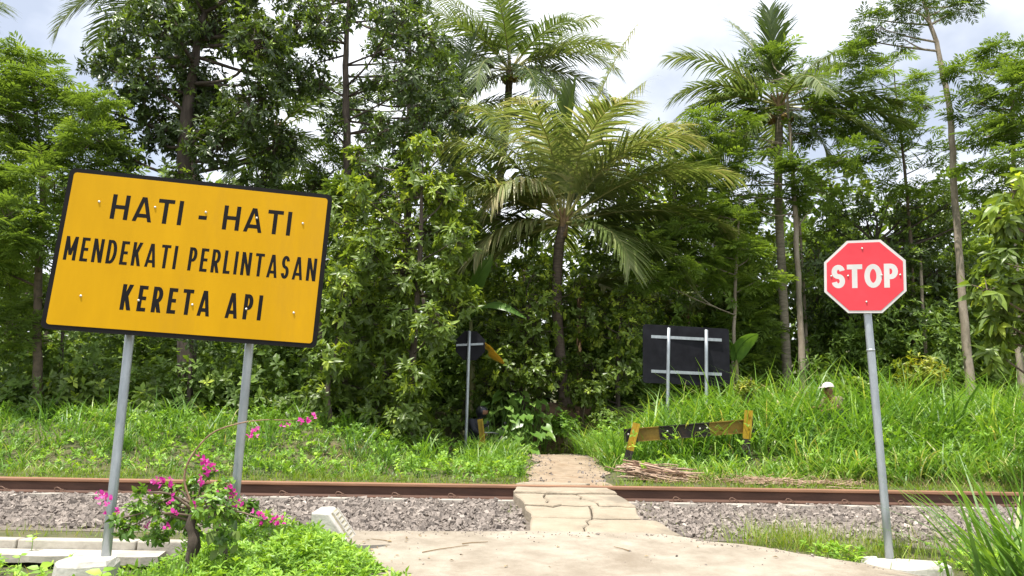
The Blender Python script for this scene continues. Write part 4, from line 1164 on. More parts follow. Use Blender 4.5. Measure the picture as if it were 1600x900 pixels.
def frond_mesh(base, az, elev, length, droop, leaf=0.75, n=58, hang=0.6, mat='frond', twist=0.0, tone=.45, fold=0.0, ragged=.10):
    """one coconut frond in world space: an arching rib with two rows of hanging leaflets"""
    out = np.array([math.cos(az), math.sin(az), 0.0]); up = np.array([0, 0, 1.0])
    N = 18; P = [np.array(base, float)]; el = elev
    for i_ in range(N):
        t = i_ / N
        th = elev - droop * t ** 1.6
        sd = np.array([-out[1], out[0], 0]) * twist * t
        P.append(P[-1] + (length / N) * unit(out * math.cos(th) + up * math.sin(th) + sd))
    P = np.array(P); T = unit(np.gradient(P, axis=0))
    A = Acc()
    A.add(*tube(P, [.038, .022, .012, .004], 5), rnd=.8, mat=1)
    u = np.linspace(.16, .995, n)
    pos = np.stack([np.interp(u * N, np.arange(N + 1), P[:, q_]) for q_ in range(3)], -1)
    tan = unit(np.stack([np.interp(u * N, np.arange(N + 1), T[:, q_]) for q_ in range(3)], -1))
    side = unit(np.cross(tan, up) + 1e-6); nrm = np.cross(side, tan)
    ln = leaf * (0.35 + 0.95 * np.sin(np.pi * np.clip(.12 + .80 * u, 0, 1))) * rng.uniform(.82, 1.1, n)
    for sg in (-1, 1):
        keep = rng.uniform(0, 1, n) > ragged
        p = pos[keep]; m = keep.sum()
        fwd = (.55 + .65 * u[keep])[:, None]
        d = unit(side[keep] * sg * (1 - fold) + tan[keep] * fwd + nrm[keep] * (.28 + fold) + rng.normal(0, .07, (m, 3)))
        L_ = ln[keep]; w_ = .062 * (1.1 - .4 * u[keep]) * rng.uniform(.8, 1.2, m)
        hg = hang * rng.uniform(.6, 1.4, m)
        Q = p.copy(); V = []
        wd = unit(np.cross(d, nrm[keep]))
        for s_ in range(4):
            t = s_ / 3
            ww = (w_ * (.75, 1.0, .75, .10)[s_])[:, None]
            V += [Q - wd * ww * .5, Q + wd * ww * .5]
            dd = unit(d + np.array([0, 0, -1.0]) * (hg * (t + .25) * 1.3)[:, None])
            Q = Q + dd * (L_ / 3)[:, None]
        V = np.stack(V, 1).reshape(-1, 3)
        f_ = np.array([[0, 1, 3, 2], [2, 3, 5, 4], [4, 5, 7, 6]])
        F = (f_[None] + 8 * np.arange(m)[:, None, None]).reshape(-1, 4)
        A.add(V, F, np.repeat(np.clip(tone + rng.normal(0, .13, m) + .15 * (u[keep] > .8), 0, 1), 8))
    return A.mesh("frond", [M[mat], M['rachis']])

def palm(name, label, group, trunk, r0, r1, fronds, bark='palm_trunk', mat='frond', nuts=0, leaf=.75, n=58, spathe=True, tone=.45):
    """fronds: [(azimuth deg, elevation deg, length, droop rad), ...] from the crown's heart"""
    T = np.array([at(*q) for q in trunk]); T[0, 2] = hz(T[0, 0], T[0, 1]) - .1
    root = thing(name, label, "palm tree", (T[0, 0], T[0, 1], T[0, 2] + .1), group)
    P = smooth_path(T, 60)
    rr = np.interp(np.linspace(0, 1, 60), [0, .08, .2, 1], [r0 * 1.5, r0 * 1.1, r0, r1]) * (1 + .05 * (np.arange(60) % 2))
    Acc().add(*tube(P, rr, 12, rough=.03)).obj("trunk", M[bark], root, True)
    top = P[-1]
    if spathe:
        A = Acc()
        for q_ in range(10):
            a_ = q_ * 2.4
            d = np.array([math.cos(a_) * .6, math.sin(a_) * .6, .9])
            A.add(*tube(smooth_path([top - np.array([0, 0, .3]), top + d * .18, top + d * .42], 6), [r1 * .9, .05, .02], 6, rough=.15))
        A.obj("leaf_bases", M['spathe'], root, True)
    for fr_ in fronds:
        az, el, ln, dr = fr_[:4]; kw = fr_[4] if len(fr_) > 4 else {}
        b = top + np.array([math.cos(math.radians(az)), math.sin(math.radians(az)), 0]) * r1 * .7 + np.array([0, 0, .05 + .12 * math.sin(math.radians(el))])
        link("frond", frond_mesh(b, math.radians(az), math.radians(el), ln, dr, kw.get('leaf', leaf), kw.get('n', n), kw.get('hang', .6), kw.get('mat', mat), kw.get('twist', rng.normal(0, .15)), kw.get('tone', tone + rng.normal(0, .08)), kw.get('fold', 0.0), kw.get('ragged', .1)), root)
    for q_ in range(nuts):
        a_ = q_ * 2.4
        c_ = top + np.array([math.cos(a_) * .28, math.sin(a_) * .28, -.25 - .08 * (q_ % 3)])
        V = ico * np.array([.11, .11, .14]) ; Acc().add(V + c_, icf).obj("coconut", M['coconut'], root, True)
    return root

def ring_fronds(n, ln, seed, lo=-35, hi=80, dr=(0.9, 1.7)):
    r = np.random.default_rng(seed); out = []
    for i_ in range(n):
        t = i_ / (n - 1)
        out.append((i_ * 137.5 + r.normal(0, 10), hi - (hi - lo) * t ** .9 + r.normal(0, 5), ln * r.uniform(.85, 1.1) * (.8 + .2 * math.sin(math.pi * t)), dr[0] + (dr[1] - dr[0]) * (.3 + .7 * t) + r.normal(0, .15)))
    return out

# ------------------------------------------------------------------ coconut palms
# centre palm: fronds set out by hand. azimuth 0 = to the right, 90 = away, 180 = left, 270 = towards the road
palm("coconut_palm", "young coconut palm with arching fronds standing in the middle beside the path", "coconut palms",
     [(884, 612, 18.6), (876, 560, 18.55), (870, 470, 18.5), (873, 392, 18.5), (880, 352, 18.5)], .125, .12,
     [(8, 79, 6.0, .40, dict(fold=.1, tone=.72, hang=.9, twist=0.0)), (25, 72, 5.2, .60, dict(tone=.66, hang=.8, twist=0.0)), (80, 84, 4.14, 0.28, dict(fold=.6, tone=.10, hang=.12, leaf=.7, ragged=0)), (352, 64, 4.32, 1.29, dict(tone=.72, hang=.9)), (8, 44, 4.61, 1.06, dict(tone=.66)), (340, 34, 4.51, 1.12, dict(tone=.62)), (22, 26, 4.42, 1.01, dict(tone=.55)), (355, 14, 4.42, 0.90, dict(tone=.6)), (15, 4, 4.14, 0.78, dict(tone=.45)),
      (172, 74, 4.51, 1.18, dict(tone=.6)), (158, 66, 4.61, 1.34, dict(tone=.62)), (190, 56, 4.32, 1.46, dict(tone=.68, hang=.9)), (182, 38, 4.23, 1.34, dict(tone=.7)), (200, 22, 3.76, 1.34, dict(tone=.66)), (176, 8, 3.67, 1.12, dict(tone=.55)), (208, -4, 2.91, 1.12, dict(tone=.8, hang=.9)), (190, -18, 2.44, 0.78, dict(tone=.78)),
      (105, 70, 4.51, 1.01), (125, 50, 4.32, 1.34), (60, 56, 4.51, 1.23), (85, 30, 4.14, 1.23), (250, 70, 3.95, 1.68, dict(tone=.72, hang=.9)), (292, 66, 3.95, 1.57, dict(tone=.7)), (322, 52, 4.14, 1.46, dict(tone=.7)), (228, 40, 3.01, 2.24, dict(tone=.86, hang=1.0)), (345, -10, 3.57, 0.90, dict(tone=.4)), (148, 2, 3.57, 1.12, dict(tone=.3)), (310, -8, 2.82, 1.34, dict(tone=.5))],
     leaf=1.0, n=96, tone=.5)
palm("coconut_palm", "tall coconut palm rising against the clouds behind the middle palm", "coconut palms",
     [(760, 560, 28.5), (775, 350, 28.4), (790, 200, 28.2), (797, 112, 28)], .16, .14,
     [(95, 84, 4.6, .5, dict(fold=.35, tone=.3)), (170, 62, 5.2, .9, dict(tone=.6)), (195, 50, 5.0, 1.2, dict(tone=.6)), (10, 42, 4.8, 1.0, dict(tone=.66)), (150, 70, 5.0, .8), (40, 66, 4.8, .8), (345, 20, 4.6, 1.35), (0, 4, 4.4, 1.2), (320, -12, 4.2, 1.3, dict(tone=.25)), (190, 15, 4.6, 1.2), (215, -10, 4.4, 1.3, dict(tone=.25)), (250, -5, 4.2, 1.5, dict(tone=.2)), (285, -15, 4.2, 1.4, dict(tone=.2)), (60, 30, 4.6, 1.2), (120, 25, 4.6, 1.2), (260, 45, 4.2, 1.5), (175, -20, 4.0, 1.1, dict(tone=.2)), (340, -25, 4.0, 1.0, dict(tone=.22)), (20, 58, 4.8, 1.0, dict(tone=.6)), (160, 36, 4.8, 1.2, dict(tone=.6)), (225, 30, 4.4, 1.4), (310, 30, 4.4, 1.4), (205, -30, 4.0, 1.0, dict(tone=.2)), (355, 32, 4.7, 1.1, dict(tone=.6))],
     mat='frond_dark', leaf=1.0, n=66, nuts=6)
palm("coconut_palm", "coconut palm half hidden behind the tall dark tree left of the middle palm", "coconut palms",
     [(690, 560, 26.5), (700, 330, 26.2), (716, 178, 26)], .15, .13,
     [(80, 80, 4.2, .4, dict(fold=.45, tone=.15)), (110, 66, 4.2, .7), (30, 58, 4.0, 1.0), (160, 50, 4.2, 1.1), (0, 25, 4.0, 1.2), (340, 0, 4.0, 1.3), (200, 20, 4.0, 1.2), (250, 10, 3.8, 1.4), (300, -10, 3.8, 1.3), (180, -10, 3.8, 1.2), (60, 20, 4, 1.1)],
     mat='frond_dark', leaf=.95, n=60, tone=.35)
palm("coconut_palm", "coconut palm with a pale ringed trunk behind the feathery trees, brown nuts in its crown", "coconut palms",
     [(1228, 560, 20.2), (1222, 430, 20.1), (1216, 300, 19.9), (1218, 168, 19.8)], .115, .105,
     [(88, 84, 3.52, .4, dict(fold=.5, tone=.2)), (130, 76, 3.52, .5), (165, 50, 3.52, 1.0, dict(tone=.55)), (180, 28, 3.17, 1.3, dict(tone=.55)), (195, 8, 3.17, 1.0, dict(tone=.55)), (172, -8, 3.34, .7), (35, 52, 3.52, .9, dict(tone=.6)), (10, 55, 3.52, .9, dict(tone=.55)), (0, 20, 3.34, 1.1), (345, 0, 3.52, .9), (325, -18, 3.34, .8), (300, -40, 2.29, .9, dict(tone=.4)), (210, -30, 2.46, 1.0), (270, 10, 2.99, 1.4), (70, 20, 3.34, 1.2), (110, 10, 3.34, 1.2)],
     bark='palm_trunk_pale', mat='frond_dark', leaf=.8, n=60, nuts=7, tone=.5)
palm("coconut_palm", "coconut palm whose fronds hang in above the big dark tree at the upper left", "coconut palms",
     [(330, 560, 21.5), (300, 250, 21.3), (268, -22, 21)], .15, .13,
     [(180, 28, 4.2, 1.35, dict(tone=.45, hang=.8)), (192, 8, 4.0, 1.1, dict(tone=.5)), (165, 50, 4.4, 1.2), (0, 35, 4.2, 1.2), (340, 10, 4.2, 1.3), (320, -20, 3.8, 1.1), (215, -20, 3.8, 1.1), (250, -10, 3.8, 1.3), (290, -15, 3.8, 1.3), (20, 0, 4.2, 1.2), (150, 10, 4.2, 1.2), (90, 30, 4.2, 1.2)],
     mat='frond_dark', leaf=.95, n=60)
palm("coconut_palm", "coconut palm at the left border, only its frond tips reaching into the sky", "coconut palms",
     [(-150, 560, 20.5), (-150, 300, 20.3), (-165, 60, 20)], .15, .13,
     [(0, 40, 3.5, 1.25), (12, 15, 3.4, 1.2), (345, 25, 3.3, 1.3), (90, 40, 4, 1.1), (180, 40, 4, 1.1), (270, 30, 4, 1.2), (320, 0, 3.4, 1.2)],
     mat='frond_dark', leaf=.9, n=56)
palm("coconut_palm", "coconut palm seen through the gap beside the tall dark tree's trunk", "coconut palms",
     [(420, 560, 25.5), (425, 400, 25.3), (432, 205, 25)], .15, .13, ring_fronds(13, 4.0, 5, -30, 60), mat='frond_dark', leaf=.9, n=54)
# trunkless young palms in the undergrowth
def young_palm(label, px, py, Y, fr_):
    b = atn(px, py, Y); b[2] = max(hz(b[0], b[1]), b[2])
    root = thing("young_palm", label, "palm", (b[0], b[1], hz(b[0], b[1])), "young palms in the undergrowth")
    Acc().add(*tube(np.array([[b[0], b[1], hz(b[0], b[1]) - .1], b + np.array([0, 0, .1])]), [.08, .06], 8)).obj("stem", M['spathe'], root, True)
    for az, el, ln, dr in fr_:
        link("frond", frond_mesh(b, math.radians(az), math.radians(el), ln, dr, .55, 44, .5, 'frond', 0, .72), root)
young_palm("young palm with pale silvery fronds just right of the middle palm's trunk", 905, 470, 19.6, [(20, 62, 1.7, 1.5), (0, 25, 1.6, 1.2), (340, 45, 1.7, 1.6), (60, 60, 1.6, 1.2), (300, 40, 1.3, 1.6)])
young_palm("young palm spreading fronds in the shade above the far sign", 1075, 500, 20.5, [(10, 45, 1.5, 1.5), (170, 50, 1.6, 1.4), (200, 30, 1.4, 1.3), (60, 65, 1.6, 1.2), (330, 40, 1.4, 1.5), (130, 60, 1.5, 1.2)])

# ------------------------------------------------------------------ broadleaf trees
tree("broadleaf_tree", "big dark glossy-leaved tree towering behind the yellow board", "tree", "dark broadleaf trees", [(295, 660, 15.8), (292, 420, 15.8), (288, 240, 15.8), (300, 120, 15.8), (320, 20, 15.8)], .16, .06,
     [(200, 50, 15.8, 52), (255, 30, 15.6, 60), (330, 45, 15.6, 66), (405, 70, 15.8, 60), (455, 120, 15.8, 46), (225, 130, 15.5, 58), (310, 140, 15.4, 66), (395, 160, 15.6, 58), (250, 205, 15.4, 54), (340, 225, 15.4, 54), (435, 225, 15.8, 46), (185, 235, 15.8, 44), (160, 105, 15.9, 26), (290, -40, 15.6, 75), (390, -25, 15.8, 66), (470, 40, 16, 40), (410, 285, 15.8, 42), (280, 290, 15.6, 40)], 'oval', 66, 10, .17, 'leaf_dark', bias=-.02, new=.08)
tree("broadleaf_tree", "tall slender dark tree with a thin straight trunk between the board and the palms", "tree", "dark broadleaf trees", [(548, 660, 16.4), (545, 420, 16.4), (542, 220, 16.4), (540, 90, 16.4), (548, -30, 16.4)], .10, .035,
     [(505, 35, 16.4, 44), (555, -5, 16.4, 50), (612, 30, 16.3, 50), (660, 60, 16.3, 46), (690, 110, 16.4, 34), (645, 130, 16.2, 50), (588, 125, 16.3, 36), (500, 130, 16.4, 26), (470, 10, 16.4, 40), (660, 200, 16.2, 44), (600, 205, 16.2, 42), (520, 205, 16.4, 26), (690, 165, 16.3, 36), (640, 262, 16.2, 40), (575, 270, 16.2, 40), (500, 285, 16.4, 36), (450, 60, 16.5, 30), (640, -20, 16.4, 46)], 'oval', 56, 9, .16, 'leaf_dark', new=.10)
tree("broadleaf_tree", "bushy tree with bright fresh shoots on top between the board and the round far sign", "tree", "dark broadleaf trees", [(640, 680, 14.6), (645, 560, 14.6), (655, 420, 14.6), (660, 270, 14.6)], .07, .025,
     [(660, 232, 14.6, 34), (640, 285, 14.5, 44), (690, 300, 14.6, 44), (610, 340, 14.5, 46), (660, 365, 14.4, 50), (712, 375, 14.6, 40), (575, 395, 14.6, 44), (630, 430, 14.4, 52), (690, 440, 14.5, 46), (570, 470, 14.6, 44), (620, 510, 14.4, 50), (680, 510, 14.5, 44), (560, 550, 14.6, 40), (610, 585, 14.5, 46), (540, 600, 14.7, 36), (650, 590, 14.7, 40), (640, 640, 14.6, 36), (585, 640, 14.6, 34), (715, 480, 15, 40), (540, 340, 15, 40), (560, 300, 15, 36)], 'fine', 50, 9, .17, 'leaf_mid', bias=-.02, new=.13, topbias=.10)
tree("broadleaf_tree", "small broad-leaved tree leaning out beside the lower right corner of the board", "tree", "dark broadleaf trees", [(520, 690, 14.2), (512, 610, 14.2), (528, 520, 14.2)], .05, .02,
     [(530, 500, 14.2, 34), (520, 560, 14.1, 38), (560, 530, 14.2, 30), (505, 610, 14.2, 30), (535, 440, 14.4, 36), (545, 390, 14.6, 34)], 'fine', 46, 9, .18, 'leaf_mid', new=.10)
tree("broadleaf_tree", "dense dark tree filling the forest behind the STOP sign", "tree", "dark broadleaf trees", [(1365, 590, 20.5), (1362, 480, 20.5), (1368, 380, 20.5)], .14, .05,
     [(1300, 355, 20.5, 44), (1352, 335, 20.5, 40), (1405, 345, 20.5, 44), (1452, 372, 20.6, 40), (1275, 410, 20.3, 44), (1335, 400, 20.2, 46), (1400, 410, 20.2, 46), (1455, 430, 20.3, 44), (1480, 480, 20.3, 40), (1420, 490, 20.2, 44), (1340, 480, 20.2, 46), (1275, 480, 20.4, 42), (1480, 320, 20.8, 36), (1525, 340, 20.8, 36), (1520, 420, 20.6, 40), (1550, 480, 20.6, 40), (1430, 310, 20.8, 30)], 'oval', 60, 9, .17, 'leaf_dark', bias=.10, new=.16)
tree("broadleaf_tree", "large-leaved tree with drooping leaves overhanging the right border", "tree", "dark broadleaf trees", [(1680, 600, 10.2), (1660, 420, 10.2), (1640, 260, 10.2)], .08, .03,
     [(1590, 290, 10.2, 40), (1560, 340, 10.1, 34), (1595, 370, 10.0, 40), (1565, 410, 10.1, 36), (1545, 452, 10.1, 30), (1592, 450, 10.0, 40), (1560, 500, 10.1, 32), (1590, 520, 10.0, 30), (1640, 400, 10.2, 60), (1640, 480, 10.2, 60), (1640, 310, 10.2, 55), (1552, 548, 10.1, 18)], 'fine', 22, 7, .22, 'leaf_mid', bias=.02, new=.10, grav=.75, bark='bark_twig')
tree("broadleaf_tree", "round leafy bush tree with glossy leaves left of the middle palm's trunk", "tree", "dark broadleaf trees", [(815, 640, 17.9), (820, 560, 17.9), (830, 460, 17.9)], .06, .025,
     [(835, 425, 17.9, 34), (800, 460, 17.9, 38), (850, 470, 17.7, 36), (905, 450, 18.2, 30), (780, 520, 17.8, 40), (830, 520, 17.6, 44), (790, 570, 17.6, 40), (840, 580, 17.5, 40), (912, 500, 18.4, 34), (765, 600, 17.8, 34)], 'broad', 60, 8, .16, 'leaf_mid', new=.14)
tree("broadleaf_tree", "leafy bush tree with small bright leaves just left of the far black sign", "tree", "dark broadleaf trees", [(965, 640, 18.4), (965, 560, 18.4), (970, 490, 18.4)], .05, .02,
     [(970, 470, 18.4, 36), (930, 520, 18.2, 36), (985, 520, 18.2, 38), (925, 575, 18.1, 38), (975, 580, 18.0, 38), (1000, 470, 18.6, 34), (930, 620, 17.9, 30)], 'broad', 62, 8, .14, 'leaf_mid', bias=.04, new=.16)
tree("broadleaf_tree", "dark leafy tree rising behind the tall slender one, close to the palms", "tree", "dark broadleaf trees", [(630, 640, 20.2), (635, 420, 20.2), (640, 200, 20.2), (640, 60, 20.2)], .12, .05,
     [(600, 60, 20.2, 46), (650, 30, 20.2, 46), (690, 80, 20.2, 40), (625, 130, 20.2, 50), (685, 150, 20.2, 44), (590, 200, 20.2, 44), (650, 215, 20, 48), (700, 235, 20.2, 40), (560, 150, 20.2, 36), (610, 290, 20, 46), (680, 300, 20, 44), (560, 300, 20.2, 40), (530, 20, 20.4, 36)], 'oval', 44, 9, .20, 'leaf_dark', bias=.02, new=.10)
tree("broadleaf_tree", "mid green tree standing behind the feathery sprays right of the middle palm", "tree", "dark broadleaf trees", [(1050, 600, 22.2), (1050, 420, 22.2), (1055, 280, 22.2)], .10, .04,
     [(1000, 225, 22.2, 34), (1050, 215, 22.2, 36), (1090, 240, 22.2, 36), (1020, 275, 22, 40), (1075, 290, 22, 42), (975, 290, 22.2, 34), (1000, 330, 22, 38), (1055, 345, 22, 40), (1110, 320, 22, 38), (1340, 270, 22.4, 30), (1300, 290, 22.2, 34)], 'broad', 44, 8, .19, 'leaf_mid', bias=.0, new=.14)
# ------------------------------------------------------------------ feathery trees
tree("feathery_tree", "light green feathery-leaved tree filling the left border", "tree", "feathery trees", [(62, 660, 15.2), (58, 480, 15.2), (66, 300, 15.2), (50, 120, 15.2)], .08, .03,
     [(25, 100, 15.2, 40), (70, 140, 15.2, 40), (12, 170, 15.1, 44), (115, 175, 15.1, 36), (60, 215, 15, 46), (140, 225, 15, 42), (15, 260, 15, 46), (85, 285, 14.9, 46), (150, 160, 15.2, 28), (25, 340, 14.9, 46), (70, 380, 14.9, 42), (15, 430, 14.9, 46), (60, 470, 14.9, 40), (20, 520, 14.9, 42), (-40, 130, 15.2, 50), (-40, 260, 15, 60), (-40, 400, 15, 60), (170, 280, 15, 36)], 'feather', 40, 7, .34, 'leaf_feather', 'bark_twig', flat=.85, bias=.0, depth=.9)
tree("feathery_tree", "feathery tree with layered sprays in front of the pale-trunked palm", "tree", "feathery trees", [(1252, 590, 19.2), (1248, 440, 19.2), (1238, 260, 19.2), (1228, 120, 19.2)], .075, .025,
     [(1205, 92, 20.9, 30), (1168, 112, 20.8, 30), (1250, 118, 20.8, 30), (1130, 160, 20.6, 28), (1190, 165, 20.8, 34), (1275, 165, 20.4, 32), (1310, 110, 19.2, 26), (1335, 90, 19.2, 22), (1100, 190, 19.2, 26), (1150, 205, 19, 38), (1300, 200, 19, 34), (1235, 215, 18.9, 36), (1120, 255, 19, 34), (1185, 260, 18.9, 40), (1260, 260, 18.9, 36), (1340, 170, 19.1, 24), (1330, 240, 19.1, 28), (1370, 220, 19.1, 20), (1080, 230, 19.2, 28), (1090, 285, 19.1, 30), (1150, 310, 18.9, 36), (1220, 320, 18.9, 36), (1290, 300, 18.9, 34)], 'feather', 26, 7, .42, 'leaf_feather', 'bark_pale', flat=.6, depth=.7)
tree("feathery_tree", "slim feathery sapling with two thin stems against the clouds right of the palm", "tree", "feathery trees", [(1425, 590, 20.2), (1424, 400, 20.2), (1412, 250, 20.2), (1398, 130, 20.2)], .05, .018,
     [(1395, 100, 20.2, 22), (1370, 125, 20.2, 24), (1430, 130, 20.2, 26), (1350, 165, 20.2, 22), (1400, 160, 20.1, 28), (1450, 165, 20.2, 24), (1380, 200, 20.1, 26), (1440, 210, 20.1, 26), (1340, 205, 20.2, 22), (1405, 245, 20.1, 26), (1465, 240, 20.2, 24), (1360, 260, 20.2, 26), (1440, 280, 20.2, 26), (1390, 300, 20.2, 26), (1475, 300, 20.2, 22)], 'feather', 24, 7, .40, 'leaf_feather', 'bark_twig', flat=.6, depth=.6)
tree("feathery_tree", "feathery tree spreading in from the upper right border", "tree", "feathery trees", [(1588, 590, 17.2), (1586, 400, 17.2), (1584, 220, 17.2), (1580, 90, 17.2)], .065, .025,
     [(1580, 85, 17.2, 34), (1545, 120, 17.2, 32), (1600, 130, 17.1, 40), (1520, 160, 17.2, 28), (1570, 175, 17.1, 38), (1610, 200, 17.1, 40), (1540, 210, 17.1, 32), (1585, 245, 17.1, 32), (1505, 110, 17.2, 16), (1535, 265, 17.2, 30), (1560, 300, 17.2, 28), (1640, 100, 17.2, 50)], 'feather', 30, 7, .38, 'leaf_feather', 'bark_pale', flat=.62, depth=.6)
tree("tall_slender_tree", "very tall pale bare trunk with sparse leaves, right of the STOP sign", "tree", "feathery trees", [(1516, 600, 18.2), (1505, 480, 18.2), (1493, 320, 18.2), (1484, 180, 18.2), (1466, 80, 18.2), (1438, -15, 18.2)], .088, .042,
     [(1345, 62, 18.4, 12), (1378, 45, 18.3, 16), (1410, 60, 18.3, 16), (1362, 30, 18.3, 12), (1430, 15, 18.2, 18), (1475, 12, 18.2, 20), (1500, 15, 18.2, 18), (1445, -20, 18.2, 30), (1400, 12, 18.3, 14), (1520, 0, 18.2, 16)], 'feather', 22, 5, .34, 'leaf_dark', 'bark_pale', flat=.6, depth=.3, bias=.15, fill=0)
tree("feathery_tree", "thin pale-stemmed tree with bright ferny leaves above the far black sign", "tree", "feathery trees", [(1142, 600, 18.8), (1148, 480, 18.8), (1152, 380, 18.8), (1156, 310, 18.8)], .042, .018,
     [(1095, 325, 18.8, 36), (1135, 345, 18.7, 36), (1060, 365, 18.9, 34), (1105, 390, 18.7, 40), (1170, 390, 18.7, 34), (1020, 385, 19, 30), (1060, 425, 18.8, 38), (1120, 440, 18.7, 36), (1180, 440, 18.8, 30), (1010, 430, 19, 30)], 'feather', 34, 7, .36, 'leaf_feather', 'bark_pale', flat=.55, bias=.14)
tree("feathery_tree", "feathery shrub tree in shade left of the tall slender dark trunk", "tree", "feathery trees", [(505, 680, 17.2), (500, 480, 17.2), (505, 320, 17.2)], .05, .02,
     [(520, 240, 17.2, 34), (500, 290, 17.2, 36), (540, 310, 17.1, 36), (525, 350, 17.2, 36), (560, 250, 17.3, 30)], 'feather', 30, 7, .34, 'leaf_feather', 'bark_twig', flat=.6, bias=-.05)
# bare pole-like trunks standing in the understory
def bare_trunk(label, pts, r0, r1, bark='bark_pale'):
    T = np.array([at(*q) for q in pts]); T[0, 2] = hz(T[0, 0], T[0, 1]) - .1
    root = thing("slender_trunk", label, "tree", (T[0, 0], T[0, 1], T[0, 2] + .1), "slender trunks in the understory")
    Acc().add(*tube(smooth_path(T, 16), [r0, (r0 + r1) / 2, r1], 8, rough=.05)).obj("trunk", M[bark], root, True)
    A = Acc()
    p, d = clump_points(T[-1], .55, 26, .6)
    rosettes(A, p, unit(d + np.array([0, 0, .5])), 7, .15, LEAF['oval'])
    A.add(*sticks(np.repeat(T[-1:], 26, 0), p, .01, .004), rnd=.1)
    A.obj("crown", M['leaf_dark'], root)
bare_trunk("slender pale trunk between the STOP sign post and the tall bare trunk", [(1450, 600, 19.4), (1443, 500, 19.4), (1438, 400, 19.4)], .05, .035)
bare_trunk("slender pale trunk at the right border under the drooping leaves", [(1597, 590, 15.5), (1588, 530, 15.5), (1580, 440, 15.5)], .06, .04)
bare_trunk("slender grey trunk left of the STOP sign", [(1262, 600, 20.6), (1256, 450, 20.6), (1248, 330, 20.6)], .05, .035)
bare_trunk("thin dark trunk in the shade below the board's left half", [(90, 640, 15.6), (96, 560, 15.6), (100, 470, 15.6)], .045, .03, 'bark_dark')
bare_trunk("thin brown trunk in the shade between the board's two posts", [(292, 650, 15), (296, 600, 15), (300, 520, 15)], .05, .03, 'bark_dark')

# ------------------------------------------------------------------ banana, taro and other large-leaved plants
def big_leaf(P, width, tone, mat, parent, name="leaf", tears=0.0, roll=0.0, cup=.12):
    """a banana-like blade along the curve P, torn at the edge"""
    P = smooth_path(P, 15); n = len(P); T = unit(np.gradient(P, axis=0))
    side = unit(np.cross(T, [0, 0, 1.0]) + 1e-6); nrm = np.cross(side, T)
    t = np.linspace(0, 1, n)
    w = width * np.sin(np.pi * np.clip(.06 + .93 * t, 0, 1)) ** .6 * .5
    cr, sr = math.cos(roll), math.sin(roll)
    S = side * cr + nrm * sr; Nn = nrm * cr - side * sr
    A = Acc()
    for sg in (-1, 1):
        ww = w * (1 - tears * rng.uniform(0, 1, n))
        V = np.stack([P, P + S * (sg * ww * .55)[:, None] + Nn * (cup * ww)[:, None], P + S * (sg * ww)[:, None] + Nn * (cup * .4 * ww)[:, None] - np.array([0, 0, 1]) * (.25 * ww)[:, None]], 1).reshape(-1, 3)
        F = []
        for i_ in range(n - 1):
            for j_ in range(2):
                F.append([3 * i_ + j_, 3 * i_ + j_ + 1, 3 * i_ + 3 + j_ + 1, 3 * i_ + 3 + j_])
        A.add(V, F, np.clip(tone + rng.normal(0, .12, len(V)), 0, 1))
    A.add(*tube(P - Nn * .004, [.02, .012, .004], 5), rnd=.9)
    return A.obj(name, mat, parent, True)

def plant_root(name, label, cat, px, Y, group=None):
    x = at(px, 600, Y).x
    return thing(name, label, cat, (x, Y, hz(x, Y)), group), np.array([x, Y, hz(x, Y)])
r_, b = plant_root("banana_plant", "banana plant with an upright leaf and one arching right, beside the middle palm", "banana plant", 738, 18.3, "banana plants")
Acc().add(*tube(smooth_path([b, b + [0, 0, .8], atn(736, 500, 18.3)], 8), [.10, .08, .04], 9)).obj("stem", M['banana_stem'], r_, True)
big_leaf([atn(736, 490, 18.2), atn(740, 452, 17.6), atn(752, 425, 17.2), atn(770, 396, 17.0)], .40, .7, M['banana'], r_, roll=.9, tears=.12)
big_leaf([atn(738, 495, 18.2), atn(760, 476, 17.4), atn(790, 479, 17.0), atn(822, 497, 16.9)], .42, .6, M['banana'], r_, roll=-.4, tears=.1)
big_leaf([atn(735, 490, 18.2), atn(705, 440, 18.0), atn(680, 408, 17.9), atn(662, 402, 17.8)], .34, .2, M['banana'], r_, roll=.8, tears=.15)
ol = big_leaf([atn(742, 530, 18.0), atn(757, 538, 16.9), atn(770, 551, 16.7), atn(788, 568, 16.6)], .32, .6, M['banana_old'], r_, roll=.9, tears=.25)
ol["label"] = "withered yellow-brown hanging leaf"
r_, b = plant_root("banana_plant", "banana plant with a broad leaf raised just right of the far black sign", "banana plant", 1152, 18.0, "banana plants")
Acc().add(*tube(smooth_path([b, b + [0, 0, .5], atn(1150, 560, 18)], 8), [.10, .08, .04], 9)).obj("stem", M['banana_stem'], r_, True)
big_leaf([atn(1148, 565, 18), atn(1155, 545, 17.8), atn(1168, 530, 17.6), atn(1184, 522, 17.4)], .42, .8, M['banana'], r_, roll=.7, tears=.1)
big_leaf([atn(1150, 560, 18), atn(1140, 535, 17.9), atn(1128, 528, 17.7), atn(1118, 536, 17.6)], .36, .5, M['banana'], r_, roll=.4, tears=.1)

